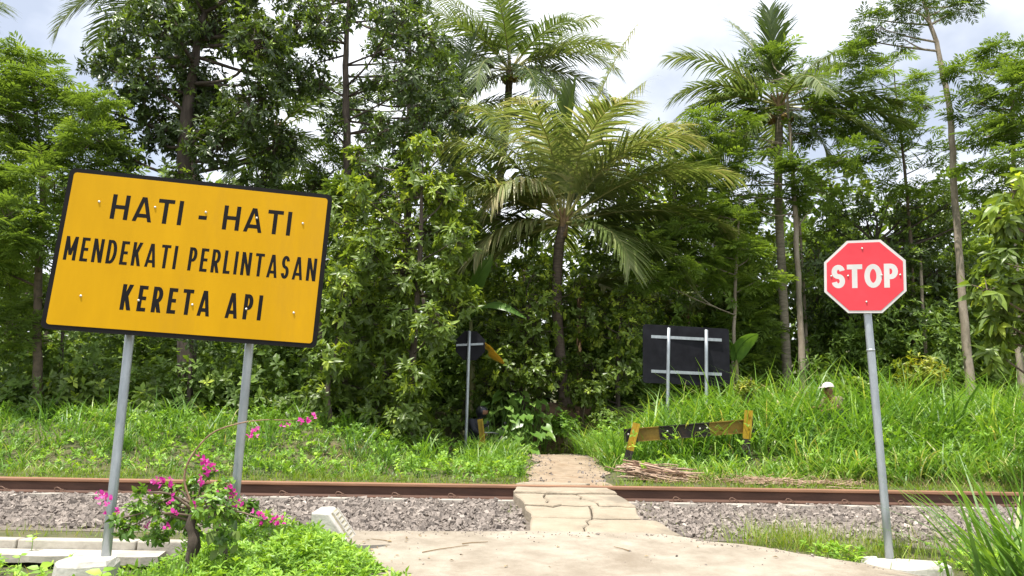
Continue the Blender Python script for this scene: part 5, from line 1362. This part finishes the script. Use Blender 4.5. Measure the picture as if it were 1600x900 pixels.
taro_v, taro_f = [], []
out = [(0, 0), (-.10, .16), (-.24, .26), (-.10, .36), (.12, .40), (.38, .34), (.68, .18), (1.0, 0)]
TV = [(0, 0, 0), (.5, 0, -.02), (1.0, 0, -.10)]
for a_, b_ in out[1:-1]: TV.append((a_, b_, .07))
for a_, b_ in out[1:-1]: TV.append((a_, -b_, .07))
TF = [[0, 4, 3], [0, 5, 4], [0, 6, 5], [0, 1, 6], [1, 7, 6], [1, 8, 7], [1, 2, 8], [0, 9, 10], [0, 10, 11], [0, 11, 12], [0, 12, 1], [1, 12, 13], [1, 13, 14], [1, 14, 2]]
TV, TF = np.array(TV, float) * np.array([1, 1.05, 1]), np.array(TF)
taro_spots = [(778, 640, 17.3, 6), (800, 628, 17.5, 7), (826, 640, 17.4, 7), (805, 662, 17.0, 7), (833, 668, 17.0, 6), (785, 672, 16.8, 6), (815, 690, 16.6, 6), (850, 645, 17.5, 5)]
taro_lab = ["uppermost left taro of the bright patch behind the motorcycle", "taro at the top middle of the bright patch left of the path", "taro at the top right of the bright patch, below the round bush", "taro in the middle of the bright patch left of the path", "taro at the right side of the patch beside the earth bank", "taro right beside the motorcycle's front", "lowest taro of the bright patch, closest to the dirt path", "taro right at the foot of the middle palm, by the earth bank"]
for (px, py, Y, nl), lab in zip(taro_spots, taro_lab):
    c_ = atn(px, py, Y); g = np.array([c_[0], c_[1], hz(c_[0], c_[1])])
    r_ = thing("taro_plant", lab, "taro plant", tuple(g), "taro plants beside the path")
    for q_ in range(nl + 5):
        a_ = q_ * 2.4 + rng.uniform(0, 1)
        tip = c_ + np.array([math.cos(a_) * .30, math.sin(a_) * .30 - .1, rng.uniform(-.24, .24)])
        tip[2] = max(tip[2], hz(tip[0], tip[1]) + .15)
        Acc().add(*tube(smooth_path([g, (g + tip) / 2 + np.array([0, 0, .12]), tip], 7), [.014, .008], 5), rnd=.6).obj("stalk", M['taro'], r_, True)
        d = np.array([[math.cos(a_) * .7, math.sin(a_) * .7 - .45, -.55]]); up = np.array([[rng.normal(0, .2), -.45, .8]])
        V, F, rr = scatter(TV, TF, tip[None], frames(d, up), np.array([rng.uniform(.15, .30)]), np.array([rng.uniform(.2, 1)]))
        Acc().add(V, F, rr).obj("leaf", M['taro'], r_, True)

# yellow-green shrubs in the tall grass at the right
def shrub(name, label, cat, px, py, Y, rpx, kind, n, k, size, mat, group=None, bias=.1, spots=None):
    c_ = atn(px, py, Y); g = np.array([c_[0], c_[1], hz(c_[0], c_[1])]); r = rpx / FPX * Y
    root = thing(name, label, cat, tuple(g), group)
    W, Lf = Acc(), Acc()
    for q_ in range(5):
        e = c_ + rng.normal(0, r * .4, 3)
        W.add(*tube(smooth_path([g + rng.normal(0, .04, 3) * [1, 1, 0] - [0, 0, .05], (g + e) / 2 + rng.normal(0, .05, 3), e], 7), [.016, .006], 5))
    p, d = clump_points(c_, r, n, .8)
    p[:, 2] = np.maximum(p[:, 2], h(p[:, 0], p[:, 1]) + .05)
    W.add(*sticks(c_ + (p - c_) * .3, p, .007, .003))
    rosettes(Lf, p, unit(d + [0, 0, .5]), k, size, LEAF[kind], bias, new=.15)
    W.obj("stems", M['bark_twig'], root, True); Lf.obj("foliage", M[mat], root)
    return root
shrub("shrub", "yellow-green shrub on top of the grass bank right of the STOP sign", "shrub", 1442, 582, 16.0, 42, 'oval', 130, 8, .15, 'leaf_yellow', "shrubs in the tall grass", .1)
shrub("shrub", "pale green shrub in the grass beside the person in the cap", "shrub", 1338, 605, 15.4, 26, 'round', 80, 8, .09, 'leaf_mid', "shrubs in the tall grass", .35)
shrub("shrub", "yellow-tipped shrub above the right end of the barrier", "shrub", 1165, 605, 14.8, 20, 'broad', 45, 8, .11, 'leaf_yellow', "shrubs in the tall grass", -.1)
shrub("shrub", "small leafy shrub at the foot of the palm beside the earth bank", "shrub", 912, 615, 17.7, 34, 'broad', 130, 7, .11, 'leaf_mid', None, .1)
shrub("shrub", "leafy shrub overhanging the right side of the earth bank", "shrub", 945, 655, 17.3, 30, 'broad', 110, 7, .10, 'leaf_shade', None, .2)

shrub("shrub", "fresh green shrub growing out of the earth bank at the end of the path", "shrub", 884, 664, 17.25, 26, 'broad', 100, 7, .11, 'leaf_lime', None, -.15)
shrub("shrub", "low green shrub at the right foot of the earth bank beside the path", "shrub", 932, 690, 17.05, 20, 'oval', 70, 7, .10, 'leaf_lime', None, -.1)
# ------------------------------------------------------------------ undergrowth and the wood behind (masses that cannot be counted)
def mass(name, label, cat, boxes, kind, size, k, mat, bias=0.0):
    Lf = Acc()
    for (x0, x1, y0, y1, zlo, zhi, n) in boxes:
        nc = max(4, n // 40)
        cx = rng.uniform(x0, x1, nc); cy = rng.uniform(y0, y1, nc)
        top = rng.uniform(.35, 1.0, nc)
        i_ = rng.integers(0, nc, n)
        d = unit(rng.normal(0, 1, (n, 3)))
        rad = rng.uniform(.25, .7, n)
        z = h(cx[i_], cy[i_]) + zlo + (zhi - zlo) * top[i_] * rng.uniform(0, 1, n) ** .75
        p = np.column_stack([cx[i_], cy[i_], z]) + d * rad[:, None] * [1, 1, .5]
        p[:, 2] = np.maximum(p[:, 2], h(p[:, 0], p[:, 1]) + .04)
        ok = np.abs(p[:, 0] - path_x(p[:, 1])) > np.where(p[:, 1] < 17.3, .8, -1)
        ok &= ~((np.abs(p[:, 0] + .7) < .85) & (p[:, 1] > 15) & (p[:, 1] < 17.4))
        p, d = p[ok], d[ok]
        o = unit(d + [0, -.15, .6])
        if kind == 'feather': feathers(Lf, p, o, k, size, bias)
        else: rosettes(Lf, p, o, k, size, LEAF[kind], bias, new=.06)
    return tag(Lf.obj(name, M[mat]), label, cat, kind="stuff")
mass("undergrowth", "dark tangled undergrowth under the trees on the left", "undergrowth", [(-12.5, -2.6, 15.2, 17.2, 0, 1.5, 2600), (-13, -1.0, 17.8, 21, 0, 3.4, 3600), (-3.6, -1.6, 15.6, 17.0, 0, .8, 320), (-3.2, .2, 17.6, 18.8, 0, .8, 420)], 'broad', .17, 7, 'leaf_shade')
mass("undergrowth", "leafy undergrowth under the trees on the right", "undergrowth", [(1.5, 14, 18.6, 21.5, 0, 3.0, 3600), (5.5, 13, 17.0, 18.8, 0, 1.2, 900)], 'oval', .17, 7, 'leaf_shade', .08)
mass("undergrowth", "sunlit leafy bushes along the top of the left bank under the board", "undergrowth", [(-12.5, -2.4, 14.9, 15.7, 0, .9, 800), (-3.6, -1.9, 14.3, 15.2, 0, .7, 220)], 'broad', .15, 7, 'leaf_mid', -.05)
mass("fern_undergrowth", "ferny undergrowth between the trees behind the palms", "undergrowth", [(-13, 2, 20, 25, .3, 5.0, 350), (2, 15, 19.5, 24, .3, 6.2, 950)], 'feather', .42, 5, 'leaf_feather', .05)
mass("thicket", "leafy thicket filling the gaps between the trees", "undergrowth", [(-15, -1, 21, 25, 0, 8.0, 3000), (-2, 7, 21, 25, 0, 8.2, 2700), (6, 16, 21, 25, 0, 7.4, 2700)], 'broad', .22, 7, 'leaf_mid', -.12)
mass("forest", "dense dark wood standing behind all the nearer trees", "wood", [(-26, -1, 27, 34, 0, 11.0, 3900), (-3, 9, 27, 34, 0, 9.0, 2400), (7, 26, 26, 34, 0, 9.4, 3200)], 'broad', .44, 6, 'leaf_shade', -.05)
A = Acc()
for k_ in range(70):
    x = rng.uniform(-20, 20); y = rng.uniform(22, 33)
    P = np.array([[x, y, hz(x, y) - .2], [x + rng.normal(0, .2), y, hz(x, y) + 2], [x + rng.normal(0, .4), y, hz(x, y) + 4.2]])
    A.add(*tube(smooth_path(P, 6), [.11, .06], 6))
tag(A.obj("forest_trunks", M['bark_dark'], None, True), "distant trunks lost in the dark wood", "wood", kind="stuff")

# ------------------------------------------------------------------ grasses
def grass(name, label, sets, mat):
    A = Acc()
    for x, y, hgt, wid, lean, curve, tone in sets:
        n = len(x)
        P = np.column_stack([x, y, h(x, y) - .02])
        A.add(*blades(P, hgt, wid, rng.uniform(0, 6.283, n), lean, curve, tone, 4 if np.median(hgt) > .4 else 3, rng.normal(0, .5, n)))
    return tag(A.obj(name, M[mat]), label, "grass", kind="stuff")
def tufts(nt, per, x0, x1, y0, y1, spread, hlo, hhi, w, cv=(.5, 1.8), dens=None, tone=(.45, .2), dry=.03, hf=None):
    cx = rng.uniform(x0, x1, nt); cy = rng.uniform(y0, y1, nt)
    if dens is not None:
        ok = rng.uniform(0, 1, nt) < dens(cx, cy); cx, cy = cx[ok], cy[ok]
    nt = len(cx)
    hs = rng.uniform(hlo, hhi, nt) * (hf(cx, cy) if hf else 1)
    tt = rng.normal(tone[0], tone[1], nt)
    i_ = np.repeat(np.arange(nt), per); n = len(i_)
    x = cx[i_] + rng.normal(0, spread, n); y = cy[i_] + rng.normal(0, spread, n)
    ok = np.abs(x - path_x(y)) > np.where((y > 10.3) & (y < 17.3), .5, -1)
    x, y, i_ = x[ok], y[ok], i_[ok]; n = len(x)
    hg = hs[i_] * rng.uniform(.55, 1.15, n)
    tn = np.clip(tt[i_] + rng.normal(0, .12, n), 0, .93)
    tn = np.where(rng.uniform(0, 1, n) < dry, rng.uniform(.93, 1, n), tn)
    return (x, y, hg, w * rng.uniform(.6, 1.3, n) * (.7 + .3 * hg / hg.max()), np.abs(rng.normal(.18, .18, n)), rng.uniform(cv[0], cv[1], n), tn)
low = lambda x, y: np.where((x > 1.5) & (x < 4.75) & (y < 13.15), .42, 1.0) * np.where((np.abs(x - PILE) < .62) & (y < 12.0), .3, 1.0) * np.where((np.abs(x - PERSON * y) < .30) & (y > 12.6) & (y < 15), .80, 1.0)
PERSON = at(1300, 612, 14.4).x / 14.4
PILE = at(1030, 737, 11.6).x
off_path = lambda x, y: (np.abs(x - path_x(y)) > .62).astype(float)
# tall arching grass on the right bank
R1 = lambda x, y: np.clip((x - 1.7 - .12 * (y - 11)) / .8, 0, 1)
grass("tall_grass", "tall arching green grass covering the bank on the right", [
    tufts(900, 15, 1.9, 12.5, 12.0, 17.2, .09, .85, 1.6, .036, (.8, 2.4), R1, (.52, .22), .03, lambda x, y: (.55 + .45 * sstep(11.8, 13.2, y)) * low(x, y)),
    tufts(330, 13, 1.7, 11.5, 11.4, 12.4, .08, .5, .95, .028, (.9, 2.5), R1, (.55, .2), .14, low),
    tufts(170, 14, 1.5, 3.2, 12.6, 17.0, .08, .5, 1.0, .026, (.7, 2.0), None, (.45, .18), .04, low),
    tufts(140, 16, 4.6, 12, 13.5, 17.5, .06, 1.4, 2.0, .040, (.6, 2.0), None, (.55, .17), .02, low)], 'grass')
LB = lambda x, y: np.where(x > -1.6, .55, 1.0) * off_path(x, y)
grass("bank_grass", "clumps of green grass covering the bank on the left", [
    tufts(1300, 13, -12, .3, 11.25, 15.6, .07, .28, .64, .021, (.8, 2.4), LB, (.46, .22), .04, lambda x, y: (.62 + .5 * np.clip(wob(x, y, .8), -.4, 1)) * np.where(x > -1.4, .75, 1)),
    tufts(120, 12, -11, -1.2, 12.4, 15.4, .06, .55, .95, .022, (.7, 2.0), None, (.36, .16), .02),
    tufts(60, 12, -.75, .15, 12.2, 15.0, .06, .4, .75, .016, (.7, 2.0), off_path, (.5, .18), .03),
    tufts(90, 12, 1.65, 2.6, 11.1, 14.5, .06, .25, .5, .014, (.7, 2.2), None, (.55, .18), .06, low)], 'grass')
n = 26000
x = rng.uniform(-12, 11, n); y = 10.5 + np.abs(rng.normal(0, .42, n)); 
ok = (np.abs(x - path_x(y)) > .62 + .25 * np.clip(wob(x, y, 2), -.5, 1)) & (rng.uniform(0, 1, n) < .85 + .4 * wob(x, y, 1.1))
x, y = x[ok], y[ok]; n = len(x)
grass("verge_grass", "short bright grass along the far side of the track", [(x, y, rng.uniform(.05, .19, n), rng.uniform(.006, .013, n), np.abs(rng.normal(.3, .25, n)), rng.uniform(.2, 1.6, n), np.clip(rng.normal(.5, .22, n), 0, 1))], 'grass_low')
# low creeping weeds over the banks
def ground_cover(name, label, x, y, zlo, zhi, size, k, kind, mat, bias=0.0):
    A = Acc(); n = len(x)
    p = np.column_stack([x, y, h(x, y) + rng.uniform(zlo, zhi, n)])
    o = unit(rng.normal(0, .5, (n, 3)) + [0, -.2, 1])
    rosettes(A, p, o, k, size, LEAF[kind], bias, new=.1, sp=(35, 80))
    return tag(A.obj(name, M[mat]), label, "weeds", kind="stuff")
n = 6400
x = rng.uniform(-12, .45, n); y = rng.uniform(11.0, 15.4, n)
ok = (rng.uniform(0, 1, n) < .35 + .55 * wob(x, y, .9, 2)) & (np.abs(x - path_x(y)) > .65)
ground_cover("bank_weeds", "low leafy weeds between the grass clumps of the left bank", x[ok], y[ok], .04, .26, .075, 7, 'broad', 'leaf_lime', -.05)
n = 3800
x = rng.uniform(1.7, 12, n); y = rng.uniform(11.3, 16, n)
ok = (rng.uniform(0, 1, n) < .3 + .6 * wob(x, y, .8, 1)) & ((low(x, y) > .9) | (rng.uniform(0, 1, n) < .12))
ground_cover("bank_weeds", "leafy weeds growing through the tall grass of the right bank", x[ok], y[ok], .1, .7, .08, 7, 'broad', 'leaf_lime', .05)
n = 1500
x = rng.uniform(2.0, 9.5, n); y = 11.15 + np.abs(rng.normal(0, .28, n))
grass("dry_thatch", "brown dead grass at the foot of the right bank", [(x, y, rng.uniform(.12, .45, n), rng.uniform(.005, .012, n), rng.uniform(.5, 1.5, n), rng.uniform(.2, 1.0, n), rng.uniform(0, 1, n))], 'dry')
x = np.concatenate([rng.normal(-2.6, .35, 260), rng.normal(-.4, .3, 200), rng.normal(-6.5, .9, 250)]); y = np.concatenate([rng.normal(12.6, .3, 260), rng.normal(12.3, .3, 200), rng.normal(11.8, .25, 250)]); n = len(x)
grass("dry_thatch", "patches of brown dead grass on the left bank", [(x, y, rng.uniform(.12, .35, n), rng.uniform(.005, .011, n), rng.uniform(.4, 1.3, n), rng.uniform(.2, 1.2, n), rng.uniform(0, 1, n))], 'dry')

# ------------------------------------------------------------------ near plants
# thin grass and weeds between the road and the ballast at the right
def near_grass(x, y, hl, hh_, wl, wh, t0, dry=.12):
    n = len(x)
    t = np.clip(rng.normal(t0, .2, n), 0, .93); t = np.where(rng.uniform(0, 1, n) < dry, rng.uniform(.94, 1, n), t)
    return (x, y, rng.uniform(hl, hh_, n), rng.uniform(wl, wh, n), np.abs(rng.normal(.15, .18, n)), rng.uniform(.2, 1.5, n), t)
x1 = np.concatenate([rng.normal(2.35, .28, 900), rng.normal(3.05, .25, 380), rng.normal(3.9, .5, 700)]); y1 = np.concatenate([rng.normal(6.5, .16, 900), rng.normal(6.5, .12, 380), rng.normal(6.2, .25, 700)])
ok = y1 > 5.62 + (3.0 - x1) * .55; x1, y1 = x1[ok], y1[ok]
x2 = np.concatenate([rng.uniform(-7, -1.6, 900), rng.uniform(-7, -2.6, 700)]); y2 = np.concatenate([rng.normal(6.5, .12, 900), rng.uniform(4.6, 5.7, 700)])
ok = ~((x2 > -2.7) & (y2 < 6.2) & (y2 > 5.7)); x2, y2 = x2[ok], y2[ok]
x3 = np.concatenate([rng.normal(1.42, .08, 160), rng.normal(.0, .05, 90), rng.normal(1.5, .12, 90)]); y3 = np.concatenate([rng.uniform(6.75, 8.3, 160), rng.uniform(7.2, 8.4, 90), rng.normal(8.3, .15, 90)])
grass("roadside_grass", "thin grass growing between the ballast and the road edge", [near_grass(x1, y1, .10, .32, .003, .007, .6), near_grass(x2, y2, .04, .14, .003, .007, .6), near_grass(x3, y3, .03, .10, .003, .006, .55)], 'grass_low')
def leafy(name, label, x, y, zlo, zhi, size, k, kind, mat, bias=0.0, dome_=None):
    A = Acc(); n = len(x)
    top = zhi if dome_ is None else zhi * dome_(x, y)
    z = zlo + (top - zlo) * rng.uniform(0, 1, n) ** .55
    p = np.column_stack([x, y, h(x, y) + z])
    A.add(*sticks(np.column_stack([x + rng.normal(0, .03, n), y + rng.normal(0, .03, n), h(x, y)]), p, .002, .0015), rnd=.55)
    p[:, 2] -= .10 * np.exp(-((x + 2.08) / .3) ** 2) * (y < 5.3) * (x < -1.2)
    rosettes(A, p, unit(rng.normal(0, .45, (n, 3)) + [0, -.15, 1]), k, size, LEAF[kind], bias, new=.16, sp=(45, 88), grav=.1)
    return tag(A.obj(name, M[mat]), label, "weeds", kind="stuff")
n = 2600
x = rng.uniform(-2.35, -.62, n); y = rng.uniform(4.5, 6.15, n)
edge = -.70 - .62 * np.clip((y - 5.2) / .95, 0, 1) + .07 * np.sin(y * 9)
ok = x < edge
leafy("weed_patch", "bright leafy weeds spilling onto the road below the bougainvillea", x[ok], y[ok], .02, .27, .050, 7, 'oval', 'leaf_lime', .10, lambda a_, b_: np.clip((-.62 - .5 * np.clip((b_ - 5.2) / .95, 0, 1) - a_) / .45, .25, 1) * (.75 + .35 * wob(a_, b_, 2.2)))
n = 420
x = rng.uniform(-4.2, -2.2, n); y = rng.uniform(4.4, 5.6, n)
leafy("weed_patch", "small weeds in the soil in front of the broken kerb ledge", x, y, .01, .13, .05, 5, 'fine', 'leaf_lime', .05)
n = 330
x = np.concatenate([rng.normal(2.75, .2, 130), rng.normal(3.75, .3, 200)]); y = np.concatenate([rng.normal(6.1, .1, 130), rng.normal(6.0, .2, 200)])
ok = (y > 5.62 + (3.0 - x) * .5) & ~((np.abs(x - 3.04) < .36) & (np.abs(y - 6.0) < .26))
leafy("weed_patch", "small bright weeds around the STOP sign footing", x[ok], y[ok], .01, .14, .05, 6, 'fine', 'leaf_lime', .15)
x = rng.uniform(.35, 2.4, 230); y = rng.uniform(17.25, 18.9, 230)
leafy("bank_creeper", "leafy creepers hanging over the earth bank behind the path", x, y, .02, .22, .085, 6, 'broad', 'leaf_mid', .0)
x = rng.uniform(.2, 2.2, 420); y = 17.15 + np.abs(rng.normal(0, .12, 420)); n = 420
grass("bank_foot_grass", "short grass where the dirt path meets the earth bank", [(x, y, rng.uniform(.08, .28, n), rng.uniform(.008, .016, n), np.abs(rng.normal(.3, .25, n)), rng.uniform(.3, 1.6, n), np.clip(rng.normal(.5, .22, n), 0, 1))], 'grass_low')
# leaf litter, twigs and grit on the concrete
A = Acc()
n = 44
x = np.concatenate([rng.normal(-.9, .2, 34), rng.uniform(-1, 2.2, 10)]); y = np.concatenate([rng.uniform(5.3, 6.4, 34), rng.uniform(5.3, 6.5, 10)])
az = rng.uniform(0, 6.28, n)
A.add(*scatter(*leaf_t(.22, .12, .1), np.column_stack([x, y, rz(x, y) + .006]), frames(np.column_stack([np.cos(az), np.sin(az), rng.normal(.1, .1, n)]), np.tile([[0, 0, 1.0]], (n, 1)) + rng.normal(0, .3, (n, 3))), rng.uniform(.02, .05, n), rng.uniform(0, .6, n)))
for x0, y0, a0, l0 in ((-.62, 5.75, .7, .42), (-.35, 6.05, .5, .22), (.9, 5.9, 2.2, .16), (-.9, 6.1, 2.6, .2)):
    P = np.array([[x0 + math.cos(a0) * l0 * t, y0 + math.sin(a0) * l0 * t + .01 * math.sin(5 * t), 0] for t in (0, .35, .7, 1)])
    P[:, 2] = [float(rz(p[0], p[1])) + .006 for p in P]
    A.add(*tube(P, [.004, .002], 5), rnd=.1)
tag(A.obj("leaf_litter", M['dry']), "dry leaves and twigs scattered on the concrete road", "litter", kind="stuff")
A = Acc()
x = np.concatenate([rng.uniform(-1.3, 1.3, 160), rng.uniform(1.2, 2.6, 120), rng.uniform(-1, 2.2, 50)]); y = np.concatenate([6.55 - np.abs(rng.normal(0, .10, 160)), np.interp(x[160:280], [1.2, 1.6, 2.2, 2.6], [6.55, 6.3, 5.92, 5.55]) - np.abs(rng.normal(0, .06, 120)), rng.uniform(5.3, 6.4, 50)])
stones(A, x, y, lambda a_, b_: rz(a_, b_), rng.lognormal(math.log(.0035), .5, len(x)).clip(.002, .011), .2)
tag(A.obj("road_grit", M['stone']), "small stones strayed from the ballast onto the edge of the road", "gravel", kind="stuff")
# a few single seedlings in front of the ledge
def seedling(label, px, py, Y, nl, size, mat='leaf_lime'):
    c_ = atn(px, py, Y); g = np.array([c_[0], c_[1], min(hz(c_[0], c_[1]), c_[2] - .04)])
    root = thing("seedling", label, "seedling", tuple(g), "seedlings along the ledge")
    Acc().add(*tube(smooth_path([g, (g + c_) / 2 + rng.normal(0, .008, 3), c_], 6), [.004, .002], 5), rnd=.5).obj("stem", M[mat], root, True)
    for q_ in range(nl):
        a_ = q_ * 2.4 + 1
        d = np.array([[math.cos(a_), math.sin(a_), .25]]); up = np.array([[rng.normal(0, .3), -.6, .8]])
        V, F, rr = scatter(*leaf_fine(.34), c_[None] - [0, 0, .012 * q_], frames(d, up), np.array([size * rng.uniform(.8, 1.2)]), np.array([rng.uniform(.5, 1)]))
        Acc().add(V, F, rr).obj("leaf", M[mat], root, True)
seedling("lone seedling with one round upright leaf in front of the kerb ledge", 32, 868, 5.45, 2, .055)
seedling("wide seedling with a pale spread leaf below the ledge", 62, 886, 5.3, 4, .085)
seedling("seedling standing against the kerb between ballast and ledge", 52, 836, 6.0, 5, .06)
seedling("upright seedling just left of the board's front post footing", 100, 876, 5.3, 4, .06)
seedling("big-leaved seedling in front of the board's post footing", 160, 893, 4.9, 7, .10)
seedling("broad-leaved seedling at the right foot of the concrete marker", 563, 858, 6.0, 5, .07)

# bougainvillea
bY = 4.95
fb_ = at(300, 905, bY)
g = np.array([fb_.x, bY, hz(fb_.x, bY)])
s = thing("bougainvillea", "bougainvillea bush with gnarled stem and magenta flowers in front of the yellow board", "shrub", tuple(g))
W = Acc()
main = smooth_path([g - [0, 0, .1], atn(296, 880, bY), atn(304, 850, bY), atn(298, 820, bY), atn(306, 790, bY)], 16)
W.add(*tube(main, [.050, .034, .040, .028, .018], 10, rough=.22))
W.add(*tube(smooth_path([g + [.2, .05, -.1], atn(352, 880, 5.0), atn(345, 840, 5.0), atn(335, 800, 5.0)], 10), [.030, .022, .012], 9, rough=.2))
W.obj("trunk", M['bark_dark'], s, True)
clumps = [(302, 805, 36), (330, 790, 36), (270, 800, 34), (300, 760, 24), (345, 765, 26), (365, 800, 28), (240, 790, 22), (210, 800, 20), (390, 795, 18), (420, 815, 16), (200, 825, 18), (245, 835, 22), (350, 835, 22), (180, 812, 12), (325, 735, 14), (265, 765, 16), (220, 770, 12)]
Ws, Lf = Acc(), Acc()
for px, py, rp in clumps:
    c_ = atn(px, py, bY + rng.normal(0, .12)); r = rp / FPX * bY
    a0 = main[-1 - rng.integers(0, 4)]
    Ws.add(*tube(smooth_path([a0, (a0 + c_) / 2 + [0, 0, .05], c_], 7), [.010, .004], 5))
    m = int(36 * (rp / 30) ** 2) + 8
    p, d = clump_points(c_, r, m)
    Ws.add(*sticks(c_ + (p - c_) * .2, p, .003, .0015))
    rosettes(Lf, p, unit(d + [0, 0, .4]), 5, .042, leaf_fine(.30), .12, new=.14, sp=(40, 90))
Ws.obj("twigs", M['bark_twig'], s, True)
# long arching shoot
shoot = smooth_path([atn(300, 790, bY), atn(288, 750, bY), atn(298, 715, bY), atn(330, 678, bY), atn(372, 662, bY), atn(415, 656, bY), atn(465, 657, bY), atn(487, 652, bY)], 34)
Acc().add(*tube(shoot, [.0075, .006, .004, .0025], 6), rnd=.2).obj("long_shoot", M['stick'], s, True)
ii = rng.integers(6, 33, 16)
rosettes(Lf, shoot[ii] + rng.normal(0, .006, (16, 3)), unit(rng.normal(0, 1, (16, 3)) + [0, 0, .5]), 2, .03, leaf_fine(.3), .2)
Lf.obj("foliage", M['leaf_boug'], s)
# heart-shaped leaves of a weed climbing through it
for px, py, sz in ((335, 828, .10), (352, 845, .085), (365, 830, .075), (340, 858, .08), (372, 852, .065)):
    V, F, rr = scatter(*leaf_fine(.42), atn(px, py, 4.85)[None], frames(np.array([[rng.normal(0, .5), -.5, -.75]]), np.array([[0, -.9, .5]])), np.array([sz]), np.array([.5]))
    Acc().add(V, F, rr).obj("leaf", M['leaf_mid'], s, True)
fl = [(160, 776, 9), (168, 784, 6), (181, 796, 4), (238, 757, 6), (252, 754, 5), (268, 759, 5), (308, 757, 4), (316, 724, 7), (330, 729, 8), (320, 737, 5), (345, 768, 6), (361, 763, 6), (366, 775, 5), (268, 786, 4), (305, 787, 3), (272, 804, 3), (231, 825, 3), (260, 827, 3), (402, 802, 4), (415, 808, 5), (432, 811, 8), (440, 815, 4), (397, 671, 5), (392, 678, 4), (447, 664, 4), (473, 658, 5), (486, 652, 4), (372, 786, 3)]
petal = leaf_fine(.36, .10, -.05, .75)
for px, py, nb in fl:
    A = Acc()
    c_ = atn(px, py, bY - .06 + rng.normal(0, .05))
    p = c_ + rng.normal(0, .011, (nb, 3)) + rng.normal(0, .006 * math.sqrt(nb), (nb, 3))
    o = unit(rng.normal(0, .6, (nb, 3)) + [0, -.5, .6])
    rosettes(A, p, o, 3, .029, petal, .1, sp=(20, 50), grav=0, jitter=.15, new=.2)
    A.obj("flower_cluster", M['pink'], s)

# long-leaved clump at the lower right corner
pb = at(1608, 905, 4.95)
g = np.array([pb.x, 4.95, hz(pb.x, 4.95)])
s = thing("strap_leaf_plant", "large clump of long strap leaves at the lower right corner", "plant", tuple(g))
for q_ in range(135):
    az = rng.uniform(0, 2 * math.pi) if q_ % 3 else rng.normal(math.pi * .97, .6)
    st = g + np.array([rng.normal(0, .13), rng.normal(0, .13), .05])
    V, F, rr = blades(st[None], np.array([rng.uniform(.65, 1.12)]), np.array([rng.uniform(.018, .034)]), np.array([az]), np.array([abs(rng.normal(.42, .28))]), np.array([rng.uniform(.1, .9)]), np.array([np.clip(rng.normal(.45, .22), 0, .95)]), 7, rng.normal(0, .3))
    # a shallow keel gives each leaf its fold
    Acc().add(V, F, rr).obj("leaf", M['grass'], s, True)
